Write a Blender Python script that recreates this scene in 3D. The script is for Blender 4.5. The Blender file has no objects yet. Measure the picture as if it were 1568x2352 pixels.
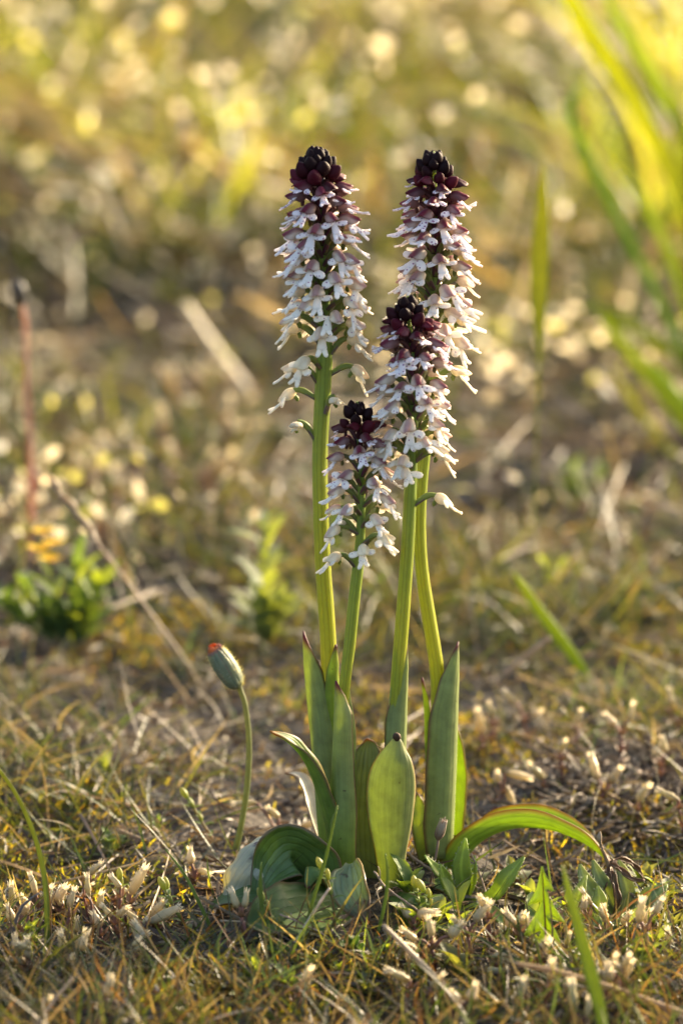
import bpy, math, random
import numpy as np
from mathutils import Vector, Matrix

random.seed(7)
RNG = np.random.default_rng(11)
SC = bpy.context.scene
COL = SC.collection

# ------------------------------------------------------------------ camera
CAM = np.array([0.0, -1.0, 0.35])
PITCH = math.radians(13.5)
LENS, SENS = 130.0, 36.0
FWD = np.array([0, math.cos(PITCH), -math.sin(PITCH)])
UPV = np.array([0, math.sin(PITCH), math.cos(PITCH)])

def ray(x, y):
    """direction through a point of the 1568 x 2352 view of the photograph"""
    k = SENS / LENS / 2352.0
    return FWD + np.array([(x - 784) * k, 0, 0]) + UPV * ((1176 - y) * k)

def P(x, y, depth):
    d = ray(x, y)
    return CAM + d * ((depth - CAM[1]) / d[1])

def height(x, y):
    x = np.asarray(x, float); y = np.asarray(y, float)
    h = .0028 * np.sin(37 * x + 1.3) * np.cos(29 * y + .5) + .0022 * np.sin(71 * x - 43 * y) + .0012 * np.sin(151 * x + 97 * y + 1)
    s = np.clip((y - .25) / .9, 0, 1); s = s * s * (3 - 2 * s)
    return h + s * (.008 * np.sin(5 * x + 2) * np.cos(4.3 * y) + .006 * np.sin(11 * x + 7 * y))

def G(x, y):
    """the ground point seen at that place of the photograph"""
    d = ray(x, y); z = 0.0
    for _ in range(12):
        p = CAM + d * ((z - CAM[2]) / d[2]); z = float(height(p[0], p[1]))
    return p

PX = 1.0 / 8590.0            # metres per view pixel at the orchids

cam = bpy.data.cameras.new('camera'); camo = bpy.data.objects.new('camera', cam); COL.objects.link(camo)
camo.location = CAM; camo.rotation_euler = (math.pi / 2 - PITCH, 0, 0)
cam.sensor_fit = 'VERTICAL'; cam.sensor_height = SENS; cam.lens = LENS
cam.clip_start = .02; cam.clip_end = 500
cam.dof.use_dof = True
cam.dof.focus_distance = float(np.dot(FWD, P(880, 1200, -.006) - CAM))
cam.dof.aperture_fstop = LENS / 14.6
cam.dof.aperture_blades = 8
cam.dof.aperture_rotation = .2
SC.camera = camo

# ------------------------------------------------------------------ light
SUN_AZ, SUN_EL = math.radians(47), math.radians(17)
sdir = Vector((math.sin(SUN_AZ) * math.cos(SUN_EL), math.cos(SUN_AZ) * math.cos(SUN_EL), math.sin(SUN_EL)))
w = bpy.data.worlds.new('World'); SC.world = w; w.use_nodes = True
nt = w.node_tree; bg = nt.nodes['Background']
sky = nt.nodes.new('ShaderNodeTexSky'); sky.sky_type = 'NISHITA'; sky.sun_disc = False
sky.sun_elevation = SUN_EL; sky.sun_rotation = SUN_AZ; sky.air_density = 1.0; sky.dust_density = 5.0
nt.links.new(sky.outputs[0], bg.inputs[0]); bg.inputs[1].default_value = .15
sl = bpy.data.lights.new('sun', 'SUN'); sl.energy = 4.5; sl.angle = math.radians(.53); sl.color = (1, .81, .55)
so = bpy.data.objects.new('sun', sl); COL.objects.link(so); so.rotation_euler = sdir.to_track_quat('Z', 'Y').to_euler()
so.location = sdir * 3
SC.view_settings.view_transform = 'Standard'; SC.view_settings.look = 'None'
SC.view_settings.gamma = 1; SC.view_settings.use_curve_mapping = False
SC.view_settings.exposure = 1.88
SC.cycles.use_adaptive_sampling = False
SC.cycles.use_denoising = True
SC.cycles.denoiser = 'OPENIMAGEDENOISE'
SC.cycles.max_bounces = 8; SC.cycles.diffuse_bounces = 4; SC.cycles.transmission_bounces = 6
SC.cycles.sample_clamp_indirect = 6
SC.cycles.caustics_reflective = False; SC.cycles.caustics_refractive = False

# ------------------------------------------------------------------ materials
def newmat(name):
    m = bpy.data.materials.new(name); m.use_nodes = True
    n = m.node_tree.nodes; n.clear()
    return m, n, m.node_tree.links

def mathn(n, l, op, a, b=None, c=None, clamp=False):
    nd = n.new('ShaderNodeMath'); nd.operation = op; nd.use_clamp = clamp
    for i, v in enumerate((a, b, c)):
        if v is None: continue
        if isinstance(v, (int, float)): nd.inputs[i].default_value = v
        else: l.new(v, nd.inputs[i])
    return nd.outputs[0]

def mixc(n, l, fac, a, b, typ='MIX'):
    nd = n.new('ShaderNodeMix'); nd.data_type = 'RGBA'; nd.blend_type = typ
    for s, v in ((nd.inputs[0], fac), (nd.inputs[6], a), (nd.inputs[7], b)):
        if isinstance(v, (int, float)): s.default_value = v
        elif isinstance(v, tuple): s.default_value = (*v, 1) if len(v) == 3 else v
        else: l.new(v, s)
    return nd.outputs[2]

def plant_mat(name, trans=.4, rough=.5, spec=.35, vein=0, vamt=.35, nscale=300, namt=.35, bump=.2, tint=(1.5, 1.35, .45),
              source='Col', spots=None, brown=None, sss=0, sssr=(.003, .003, .0008), bdist=.0004):
    m, n, l = newmat(name)
    out = n.new('ShaderNodeOutputMaterial')
    if source == 'Col':
        a = n.new('ShaderNodeAttribute'); a.attribute_name = 'Col'; c = a.outputs['Color']
    elif source == 'object':
        a = n.new('ShaderNodeObjectInfo'); c = a.outputs['Color']
    elif source == 'both':
        a = n.new('ShaderNodeObjectInfo'); b = n.new('ShaderNodeAttribute'); b.attribute_name = 'Col'
        sep = n.new('ShaderNodeSeparateColor'); l.new(b.outputs['Color'], sep.inputs[0])
        fac = mathn(n, l, 'MULTIPLY', sep.outputs[0], a.outputs['Alpha'])
        c = mixc(n, l, fac, a.outputs['Color'], (.90, .86, .72))
    tc = n.new('ShaderNodeTexCoord')
    nz = n.new('ShaderNodeTexNoise'); nz.inputs['Scale'].default_value = nscale; nz.inputs['Detail'].default_value = 4
    l.new(tc.outputs['Object'], nz.inputs['Vector'])
    f = mathn(n, l, 'MULTIPLY_ADD', nz.outputs[0], 2 * namt, 1 - namt)
    hgt = nz.outputs[0]
    if vein:
        uv = n.new('ShaderNodeAttribute'); uv.attribute_name = 'puv'
        sp = n.new('ShaderNodeSeparateXYZ'); l.new(uv.outputs['Vector'], sp.inputs[0])
        vm0 = n.new('ShaderNodeVectorMath'); vm0.operation = 'MULTIPLY'; l.new(uv.outputs['Vector'], vm0.inputs[0]); vm0.inputs[1].default_value = (7, 46, 1)
        n2 = n.new('ShaderNodeTexNoise'); n2.inputs['Scale'].default_value = 1.0; n2.inputs['Detail'].default_value = 5; l.new(vm0.outputs[0], n2.inputs['Vector'])
        f = mathn(n, l, 'MULTIPLY', f, mathn(n, l, 'MULTIPLY_ADD', n2.outputs[0], .45, .78))
        wv = mathn(n, l, 'ADD', sp.outputs[1], mathn(n, l, 'MULTIPLY', nz.outputs[0], .05))
        s = mathn(n, l, 'SINE', mathn(n, l, 'MULTIPLY', wv, vein * 6.2832))
        s = mathn(n, l, 'POWER', mathn(n, l, 'MULTIPLY_ADD', s, .5, .5), 4.0)
        f = mathn(n, l, 'MULTIPLY', f, mathn(n, l, 'MULTIPLY_ADD', s, -vamt, 1.0))
        hgt = mathn(n, l, 'ADD', mathn(n, l, 'MULTIPLY', hgt, .5), mathn(n, l, 'MULTIPLY', s, -.8))
    vm = n.new('ShaderNodeVectorMath'); vm.operation = 'SCALE'; l.new(c, vm.inputs[0]); l.new(f, vm.inputs['Scale'])
    c = vm.outputs[0]
    if brown:
        nb = n.new('ShaderNodeTexNoise'); nb.inputs['Scale'].default_value = brown[0]; nb.inputs['Detail'].default_value = 5
        l.new(tc.outputs['Object'], nb.inputs['Vector'])
        fb = mathn(n, l, 'MULTIPLY', mathn(n, l, 'SUBTRACT', nb.outputs[0], brown[1]), 14, clamp=True)
        c = mixc(n, l, fb, c, (.07, .035, .02))
    if spots:
        vo = n.new('ShaderNodeTexVoronoi'); vo.inputs['Scale'].default_value = spots[0]; vo.inputs['Randomness'].default_value = .85
        l.new(tc.outputs['Object'], vo.inputs['Vector'])
        oi = n.new('ShaderNodeObjectInfo')
        thr = mathn(n, l, 'MULTIPLY_ADD', oi.outputs['Alpha'], spots[1], 0.0)
        fs = mathn(n, l, 'MULTIPLY', mathn(n, l, 'SUBTRACT', thr, vo.outputs['Distance']), 14, clamp=True)
        c = mixc(n, l, mathn(n, l, 'MULTIPLY', fs, .9), c, (.26, .05, .20))
    bp = n.new('ShaderNodeBump'); bp.inputs['Strength'].default_value = bump; bp.inputs['Distance'].default_value = bdist
    l.new(hgt, bp.inputs['Height'])
    pr = n.new('ShaderNodeBsdfPrincipled'); l.new(c, pr.inputs['Base Color']); l.new(bp.outputs[0], pr.inputs['Normal'])
    pr.inputs['Roughness'].default_value = rough; pr.inputs['Specular IOR Level'].default_value = spec
    if sss:
        pr.inputs['Subsurface Weight'].default_value = sss; pr.inputs['Subsurface Radius'].default_value = sssr; pr.inputs['Subsurface Scale'].default_value = 1.0
    res = pr.outputs[0]
    if trans > 0:
        tr = n.new('ShaderNodeBsdfTranslucent')
        l.new(mixc(n, l, 1.0, c, tint, 'MULTIPLY'), tr.inputs[0])
        mx = n.new('ShaderNodeMixShader'); mx.inputs[0].default_value = trans
        l.new(res, mx.inputs[1]); l.new(tr.outputs[0], mx.inputs[2]); res = mx.outputs[0]
    l.new(res, out.inputs[0])
    return m

M_LEAF = plant_mat('orchid_leaf', trans=.45, rough=.45, spec=.32, vein=8, vamt=.06, nscale=340, namt=.34, bump=.3, tint=(1.85, 1.75, .25), brown=(420, .70))
M_LEAFB = plant_mat('orchid_leaf_blotched', trans=.4, rough=.36, spec=.5, vein=8, vamt=.12, nscale=300, namt=.25, bump=.5, tint=(2.0, 1.7, .3), brown=(95, .61))
M_STEM = plant_mat('orchid_stem', trans=.25, rough=.45, spec=.3, vein=11, vamt=.22, nscale=500, namt=.12, bump=.25, tint=(1.8, 1.5, .12), sss=.6, sssr=(.003, .0028, .0006))
M_HOOD = plant_mat('hood_petal', trans=.5, rough=.5, spec=.25, nscale=700, namt=.25, bump=.2, tint=(1.1, 1.03, .88), source='both')
M_BUD = plant_mat('bud_petal', trans=.2, rough=.6, spec=.14, nscale=600, namt=.3, bump=.3, tint=(2.5, .6, .5), source='object')
M_LIP = plant_mat('lip_petal', trans=.45, rough=.55, spec=.2, nscale=900, namt=.06, bump=.15, tint=(1.05, 1.0, .92), source='object', spots=(820, .29))
M_OVARY = plant_mat('ovary', trans=.25, rough=.5, spec=.3, nscale=500, namt=.2, tint=(1.6, 1.4, .4), source='object')
M_HERB = plant_mat('herb', trans=.45, rough=.45, spec=.35, nscale=500, namt=.3, bump=.4, tint=(2.0, 1.7, .3))
M_GRASS = plant_mat('grass_blade', trans=.45, rough=.4, spec=.45, nscale=200, namt=.22, bump=.15, tint=(1.5, 1.35, .5))
M_DRY = plant_mat('dry_plant', trans=.28, rough=.5, spec=.35, nscale=350, namt=.3, bump=.3, tint=(1.12, 1.0, .82))
M_HUSK = plant_mat('papery_husk', trans=.45, rough=.4, spec=.4, nscale=500, namt=.2, bump=.3, tint=(1.02, .97, .82))
M_STALK = plant_mat('red_stalk', trans=.12, rough=.55, spec=.3, nscale=500, namt=.25, bump=.2, tint=(1.2, .95, .8))
M_TWIG = plant_mat('woody', trans=0, rough=.75, spec=.2, nscale=400, namt=.4, bump=.6)

def soil_mat():
    m, n, l = newmat('soil')
    out = n.new('ShaderNodeOutputMaterial'); pr = n.new('ShaderNodeBsdfPrincipled')
    tc = n.new('ShaderNodeTexCoord')
    a = n.new('ShaderNodeTexNoise'); a.inputs['Scale'].default_value = 18; a.inputs['Detail'].default_value = 8
    b = n.new('ShaderNodeTexNoise'); b.inputs['Scale'].default_value = 320; b.inputs['Detail'].default_value = 6
    l.new(tc.outputs['Object'], a.inputs[0]); l.new(tc.outputs['Object'], b.inputs[0])
    r = n.new('ShaderNodeValToRGB'); l.new(a.outputs[0], r.inputs[0])
    e = r.color_ramp.elements; e[0].position = .35; e[0].color = (.022, .016, .011, 1); e[1].position = .68; e[1].color = (.11, .08, .05, 1)
    x = r.color_ramp.elements.new(.52); x.color = (.05, .038, .024, 1)
    c = mixc(n, l, .5, r.outputs[0], b.outputs[0], 'OVERLAY')
    l.new(c, pr.inputs[0]); pr.inputs['Roughness'].default_value = .95
    bp = n.new('ShaderNodeBump'); bp.inputs['Strength'].default_value = .9; bp.inputs['Distance'].default_value = .002
    l.new(b.outputs[0], bp.inputs['Height']); l.new(bp.outputs[0], pr.inputs['Normal'])
    l.new(pr.outputs[0], out.inputs[0])
    return m
M_SOIL = soil_mat()

# ------------------------------------------------------------------ mesh helpers
def unit(v):
    v = np.asarray(v, float); return v / (np.linalg.norm(v, axis=-1, keepdims=True) + 1e-12)

class MB:
    def __init__(s): s.v = []; s.q = []; s.c = []; s.u = []; s.n = 0
    def add(s, v, q, c, u=None):
        v = np.asarray(v, float); k = len(v)
        c = np.asarray(c, float)
        if c.ndim == 1: c = np.tile(c, (k, 1))
        s.v.append(v); s.q.append(np.asarray(q, int) + s.n); s.c.append(c)
        s.u.append(np.zeros((k, 2)) if u is None else np.asarray(u, float)); s.n += k
    def mesh(s, name, mat, origin=(0, 0, 0)):
        v = np.concatenate(s.v) - np.asarray(origin, float); q = np.concatenate(s.q); c = np.concatenate(s.c); u = np.concatenate(s.u)
        me = bpy.data.meshes.new(name)
        me.vertices.add(len(v)); me.vertices.foreach_set('co', v.astype(np.float32).ravel())
        me.loops.add(q.size); me.loops.foreach_set('vertex_index', q.astype(np.int32).ravel())
        me.polygons.add(len(q)); me.polygons.foreach_set('loop_start', np.arange(0, q.size, q.shape[1], dtype=np.int32))
        me.polygons.foreach_set('use_smooth', np.ones(len(q), bool))
        me.update(calc_edges=True)
        a = me.attributes.new('Col', 'FLOAT_COLOR', 'POINT')
        a.data.foreach_set('color', np.hstack([c, np.ones((len(c), 1))]).astype(np.float32).ravel())
        a = me.attributes.new('puv', 'FLOAT_VECTOR', 'POINT')
        a.data.foreach_set('vector', np.hstack([u, np.zeros((len(u), 1))]).astype(np.float32).ravel())
        me.materials.append(mat)
        return me

def obj(name, me, parent=None, solid=0):
    o = bpy.data.objects.new(name, me); COL.objects.link(o)
    if parent is not None: o.parent = parent
    if solid:
        md = o.modifiers.new('thickness', 'SOLIDIFY'); md.thickness = solid; md.offset = 0
    return o

def tag(o, label, cat, group=None):
    o['label'] = label; o['category'] = cat
    if group: o['group'] = group
    return o

def thing(name, label, cat, loc, group=None):
    o = bpy.data.objects.new(name, None); COL.objects.link(o); o.location = loc; o.empty_display_size = .01
    return tag(o, label, cat, group)

def spl(ctrl, n):
    """Catmull-Rom through the rows of ctrl"""
    c = np.asarray(ctrl, float); k = len(c)
    if k == 2: c = np.vstack([c[0], (c[0] + c[1]) / 2, c[1]]); k = 3
    e = np.vstack([2 * c[0] - c[1], c, 2 * c[-1] - c[-2]])
    t = np.linspace(0, k - 1, n); i = np.minimum(t.astype(int), k - 2); f = (t - i)[:, None]
    p0, p1, p2, p3 = e[i], e[i + 1], e[i + 2], e[i + 3]
    return .5 * (2 * p1 + (p2 - p0) * f + (2 * p0 - 5 * p1 + 4 * p2 - p3) * f ** 2 + (3 * p1 - p0 - 3 * p2 + p3) * f ** 3)

def grid_quads(a, b, wrap=False):
    i, j = np.meshgrid(np.arange(a - 1), np.arange(b if wrap else b - 1), indexing='ij')
    j2 = (j + 1) % b
    return np.stack([i * b + j, i * b + j2, (i + 1) * b + j2, (i + 1) * b + j], -1).reshape(-1, 4)

def frames(p, ref):
    t = unit(np.gradient(p, axis=0)); ref = np.asarray(ref, float)
    if ref.ndim == 1: ref = np.tile(ref, (len(p), 1))
    nrm = unit(ref - t * np.sum(ref * t, 1, keepdims=True))
    return t, nrm, np.cross(t, nrm)

def sweep(mb, p, rx, ry, ref, sides, c, rib=0, nrib=10, closed=True):
    p = np.asarray(p, float); k = len(p); rx = np.broadcast_to(rx, (k,)).copy(); ry = np.broadcast_to(ry, (k,)).copy()
    if closed:
        p = np.vstack([p[0], p, p[-1]]); rx = np.r_[1e-6, rx, 1e-6]; ry = np.r_[1e-6, ry, 1e-6]
        c = np.asarray(c, float)
        if c.ndim == 2: c = np.vstack([c[0], c, c[-1]])
        q = p.copy(); q[0] = q[1] - (q[2] - q[1]) * .2; q[-1] = q[-2] + (q[-2] - q[-3]) * .2
    else: q = p
    t, nr, sd = frames(q, ref); k = len(p)
    th = np.arange(sides) / sides * 2 * math.pi
    m = 1 + rib * np.cos(nrib * th)
    v = p[:, None] + sd[:, None] * (rx[:, None] * np.cos(th) * m)[..., None] + nr[:, None] * (ry[:, None] * np.sin(th) * m)[..., None]
    c = np.asarray(c, float)
    if c.ndim == 2: c = np.repeat(c, sides, 0)
    u = np.stack(np.broadcast_arrays(np.linspace(0, 1, k)[:, None], (th / 2 / math.pi)[None]), -1).reshape(-1, 2)
    mb.add(v.reshape(-1, 3), grid_quads(k, sides, True), c, u)

def lerp(a, b, t):
    t = np.asarray(t, float)[..., None]; return np.asarray(a) * (1 - t) + np.asarray(b) * t

def sstep(a, b, x):
    t = np.clip((np.asarray(x, float) - a) / (b - a), 0, 1); return t * t * (3 - 2 * t)

def leaf_surf(mb, ctrl, facing, colf, nu=30, nv=13, wav=0, seed=0):
    """ctrl rows: x y z halfwidth wrap(deg); the margins curl towards 'facing'"""
    c = spl(ctrl, nu); p = c[:, :3]; hw = np.maximum(c[:, 3], 2e-5); ph = np.radians(np.clip(c[:, 4], 3, 175))
    t, nr, sd = frames(p, facing)
    v = np.linspace(-1, 1, nv); r = (hw / ph)[:, None]; a = ph[:, None] * v
    rg = np.random.default_rng(seed); uu = np.linspace(0, 1, nu)[:, None]
    wv = wav * (np.sin(uu * 17 + rg.uniform(0, 6)) * np.sign(v) * v ** 2 + .7 * np.sin(uu * 31 + 3 * v + rg.uniform(0, 6)) * np.abs(v))
    q = p[:, None] + sd[:, None] * (r * np.sin(a))[..., None] + nr[:, None] * (r * (1 - np.cos(a)) + wv * np.minimum(1, hw[:, None] / .002))[..., None]
    U, Vv = np.broadcast_arrays(uu, v[None])
    col = colf(U.ravel(), Vv.ravel())
    mb.add(q.reshape(-1, 3), grid_quads(nu, nv), col, np.stack([U.ravel(), Vv.ravel() * .5 + .5], -1))

# ------------------------------------------------------------------ ground
def build_ground():
    xs = np.concatenate([np.linspace(-90, -3, 14), np.linspace(-2.5, -.5, 22), np.linspace(-.46, .46, 170), np.linspace(.5, 2.5, 22), np.linspace(3, 90, 14)])
    ys = np.concatenate([np.linspace(-40, -2, 12), np.linspace(-1.5, -.3, 14), np.linspace(-.27, .8, 190), np.linspace(.83, 3.5, 60), np.linspace(4, 160, 16)])
    X, Y = np.meshgrid(xs, ys, indexing='ij')
    fade = np.clip(1 - (np.hypot(X, Y) - 4) / 4, 0, 1)
    Z = height(X, Y) * fade
    mb = MB(); mb.add(np.stack([X, Y, Z], -1).reshape(-1, 3), grid_quads(len(xs), len(ys)), (.1, .07, .04))
    o = obj('ground', mb.mesh('ground', M_SOIL)); o['kind'] = 'structure'; o['label'] = 'dry brown soil of the meadow'
build_ground()

# ------------------------------------------------------------------ orchids
ORCHID = {}
def px_ctrl(rows, depth):
    """rows (x, y, ddepth, halfwidth px, wrap) of the view -> leaf control rows"""
    out = []
    for x, y, d, hw, wr in rows:
        p = P(x, y, depth + d); s = (p[1] - CAM[1]) / 1.0 * 1.0
        out.append([*p, hw * PX * (depth + d + 1.0), wr])
    return np.array(out)

GREEN = np.array([.15, .23, .05]); GREYGREEN = np.array([.245, .295, .12]); YGREEN = np.array([.23, .31, .045]); PURPLE = np.array([.10, .02, .04])
DKGREEN = np.array([.10, .16, .045])
def leaf_col(base, tip=.93, tipc=PURPLE, edge=.93, edgec=(.20, .12, .07), basec=None):
    def f(u, v):
        c = np.tile(np.asarray(base, float), (len(u), 1))
        if basec is not None: c = lerp(c, np.tile(basec, (len(u), 1)), 1 - sstep(0, .45, u))
        c = lerp(c, np.tile(edgec, (len(u), 1)), sstep(edge, 1.0, np.abs(v)) * .8)
        return lerp(c, np.tile(tipc, (len(u), 1)), sstep(tip, 1.0, u + .05 * np.abs(v)))
    return f

def add_leaf(root, rows, depth, facing, colf, wav=.0002, mat=None, nu=30, nv=13, thick=.0005, name='leaf', seed=0):
    mb = MB(); leaf_surf(mb, px_ctrl(rows, depth), facing, colf, nu, nv, wav, seed)
    return obj(name, mb.mesh(name, mat or M_LEAF, root.location), root, thick)

# --- shared flower meshes (millimetres scaled to metres); x points away from the stem
def mm(*a): return np.array(a) * .001

def hood_mesh(k):
    rg = np.random.default_rng(k); mb = MB()
    ns, na = 11, 19
    s = np.linspace(0.0, 1, ns)[:, None]; a = np.radians(np.linspace(-150, 150, na))[None]
    amax = np.radians(150 - 62 * sstep(.25, .8, s)); a = a / np.radians(150) * amax
    prof = (s + .03) ** .55 * (1.02 - s) ** .42 * 1.55
    L, ry, rz = 4.7, 2.05 * rg.uniform(.92, 1.06), 1.95
    cre = 1 - .20 * np.exp(-((np.abs(np.degrees(a)) - 42) / 9) ** 2) + .10 * np.exp(-(np.degrees(a) / 14) ** 2) * s
    fl = 1 + .38 * sstep(.35, .8, s) * sstep(60, 95, np.abs(np.degrees(a)))
    x = L * s + .8 * sstep(.75, 1, s) * np.cos(a) + .25 * rg.normal() * s * np.sin(a)
    y = ry * prof * np.sin(a) * cre * fl
    z = rz * prof * np.cos(a) * cre - 1.3 * s ** 2 + .5 * sstep(.85, 1, s)
    v = np.stack([x, y, z], -1).reshape(-1, 3) * .001 + mm(3.7, 0, 4.7)
    pale = np.clip(sstep(12, 75, np.abs(np.degrees(a))) + .45 * (1 - np.abs(s - .45) * 2) - .12 - .5 * sstep(.85, 1, s), 0, 1).ravel()
    mb.add(v, grid_quads(ns, na), np.stack([pale] * 3, -1))
    return mb.mesh('hood', M_HOOD)

def lip_mesh(k):
    rg = np.random.default_rng(100 + k); mb = MB(); j = lambda s: rg.normal(0, s)
    t = rg.uniform(-.25, .25)
    def lobe(pts, w, h):
        p = spl(np.array(pts) * .001, 9); e = np.linspace(0, 1, 9)
        rw = np.interp(e, np.linspace(0, 1, len(w)), w) * .001; rw[-1] *= .55
        sweep(mb, p, rw, h * .001, (.45 + t * .3, 0, .9), 8, (1, 1, 1))
    a = math.radians(30 + j(10)); d = np.array([math.cos(a), 0, -math.sin(a)])
    o = np.array([6.0, 0, 4.2])
    e = o + d * 4.3
    lobe([o, o + d * 1.2 + [.1, 0, .15], o + d * 2.8, e], [.75, .85, 1.15, 1.5], .34)
    for s in (-1, 1):
        lobe([o + d * .7, o + d * .9 + np.array([.35, s * 1.5, .15 + j(.15)]), o + d * (1.3 + j(.3)) + np.array([.5, s * 3.8, -.1 + j(.5)])], [.55, .78, 1.2, 1.05], .32)
        lobe([e - d * .9 + [0, s * .35, 0], e + d * .4 + [0, s * .75, 0], e + d * (1.9 + j(.3)) + np.array([.25, s * (1.25 + j(.2)), .1 + j(.4)])], [.65, .72, .55], .27)
    return mb.mesh('lip', M_LIP)

def ovary_mesh():
    mb = MB(); p = spl(mm([0, 0, 0], [1.2, 0, 2.6], [2.6, 0, 4.3], [4.3, 0, 5.0]), 12)
    sweep(mb, p, np.interp(np.linspace(0, 1, 12), [0, .5, 1], [.0006, .00085, .0006]), np.interp(np.linspace(0, 1, 12), [0, .5, 1], [.0006, .00085, .0006]), (0, 1, 0), 9, (1, 1, 1), .08, 3)
    p = spl(mm([4.8, 0, 3.9], [4.5, 0, 2.9], [4.7, 0, 2.0]), 6)      # spur
    sweep(mb, p, [.0005, .00055, .0006, .0006, .0005, .0003], [.0005, .00055, .0006, .0006, .0005, .0003], (0, 1, 0), 7, (1, 1, 1))
    return mb.mesh('flower', M_OVARY)

def bract_mesh():
    mb = MB(); leaf_surf(mb, np.array([[.2, 0, -.4, .9, 60], [.9, 0, .8, 1.15, 60], [1.9, 0, 2.6, .9, 55], [2.7, 0, 4.1, .05, 30]]) * np.array([.001] * 4 + [1]), (-.6, 0, .5), lambda u, v: np.ones((len(u), 3)), 9, 7)
    return mb.mesh('bract', M_OVARY)

def bud_mesh(k):
    rg = np.random.default_rng(200 + k); mb = MB()
    s = np.linspace(0, 1, 12) ** .9; z = s * 4.1
    r = 1.75 * (np.sin(np.pi * np.clip(s, 0, 1) ** .72)) ** .62 * (1 - .06 * s); r[0] = .3; r[-1] = .22
    p = np.stack([.35 * s ** 2, 0 * s, z], -1) * .001
    sweep(mb, p, r * .001 * rg.uniform(.92, 1.08), r * .00095, (0, 1, 0), 12, (1, 1, 1), .05, 3)
    return mb.mesh('bud', M_BUD)

def withered_mesh(k):
    rg = np.random.default_rng(300 + k); mb = MB()
    for i in range(4):
        an = rg.uniform(-1.2, 1.2); L = rg.uniform(3, 4.5)
        o = np.array([3.6, 0, 4.7]); d = np.array([math.cos(an) * .8, math.sin(an), rg.uniform(-.3, .35)])
        leaf_surf(mb, np.array([[*(o + d * L * q + np.array([0, 0, -1.8 * q * q])), w_, 70 + 30 * q] for q, w_ in ((0, .6), (.35, 1.6), (.7, 1.5), (1, .3))]) * np.array([.001] * 4 + [1]),
                  (.2, 0, -1), lambda u, v: np.stack([sstep(.0, .4, u)] * 3, -1), 9, 7, .00025, k * 7 + i)
    return mb.mesh('hood', M_HOOD)

HOODS = [hood_mesh(i) for i in range(4)]; LIPS = [lip_mesh(i) for i in range(7)]; OVARY = ovary_mesh(); BRACT = bract_mesh()
BUDS = [bud_mesh(i) for i in range(3)]; WITHERED = [withered_mesh(i) for i in range(3)]

HOODRAMP = [(0, (.07, .005, .012)), (.10, (.16, .010, .028)), (.25, (.26, .04, .07)), (.45, (.33, .12, .14)), (.7, (.58, .40, .38)), (1, (.88, .82, .64))]
OVRAMP = [(0, (.05, .006, .012)), (.2, (.10, .035, .03)), (.45, (.13, .15, .04)), (1, (.20, .25, .06))]
BRRAMP = [(0, (.04, .006, .012)), (.3, (.09, .02, .04)), (1, (.17, .13, .10))]
def ramp(r, t):
    x = [a for a, _ in r]; return tuple(float(np.interp(t, x, [b[i] for _, b in r])) for i in range(3))

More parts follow.
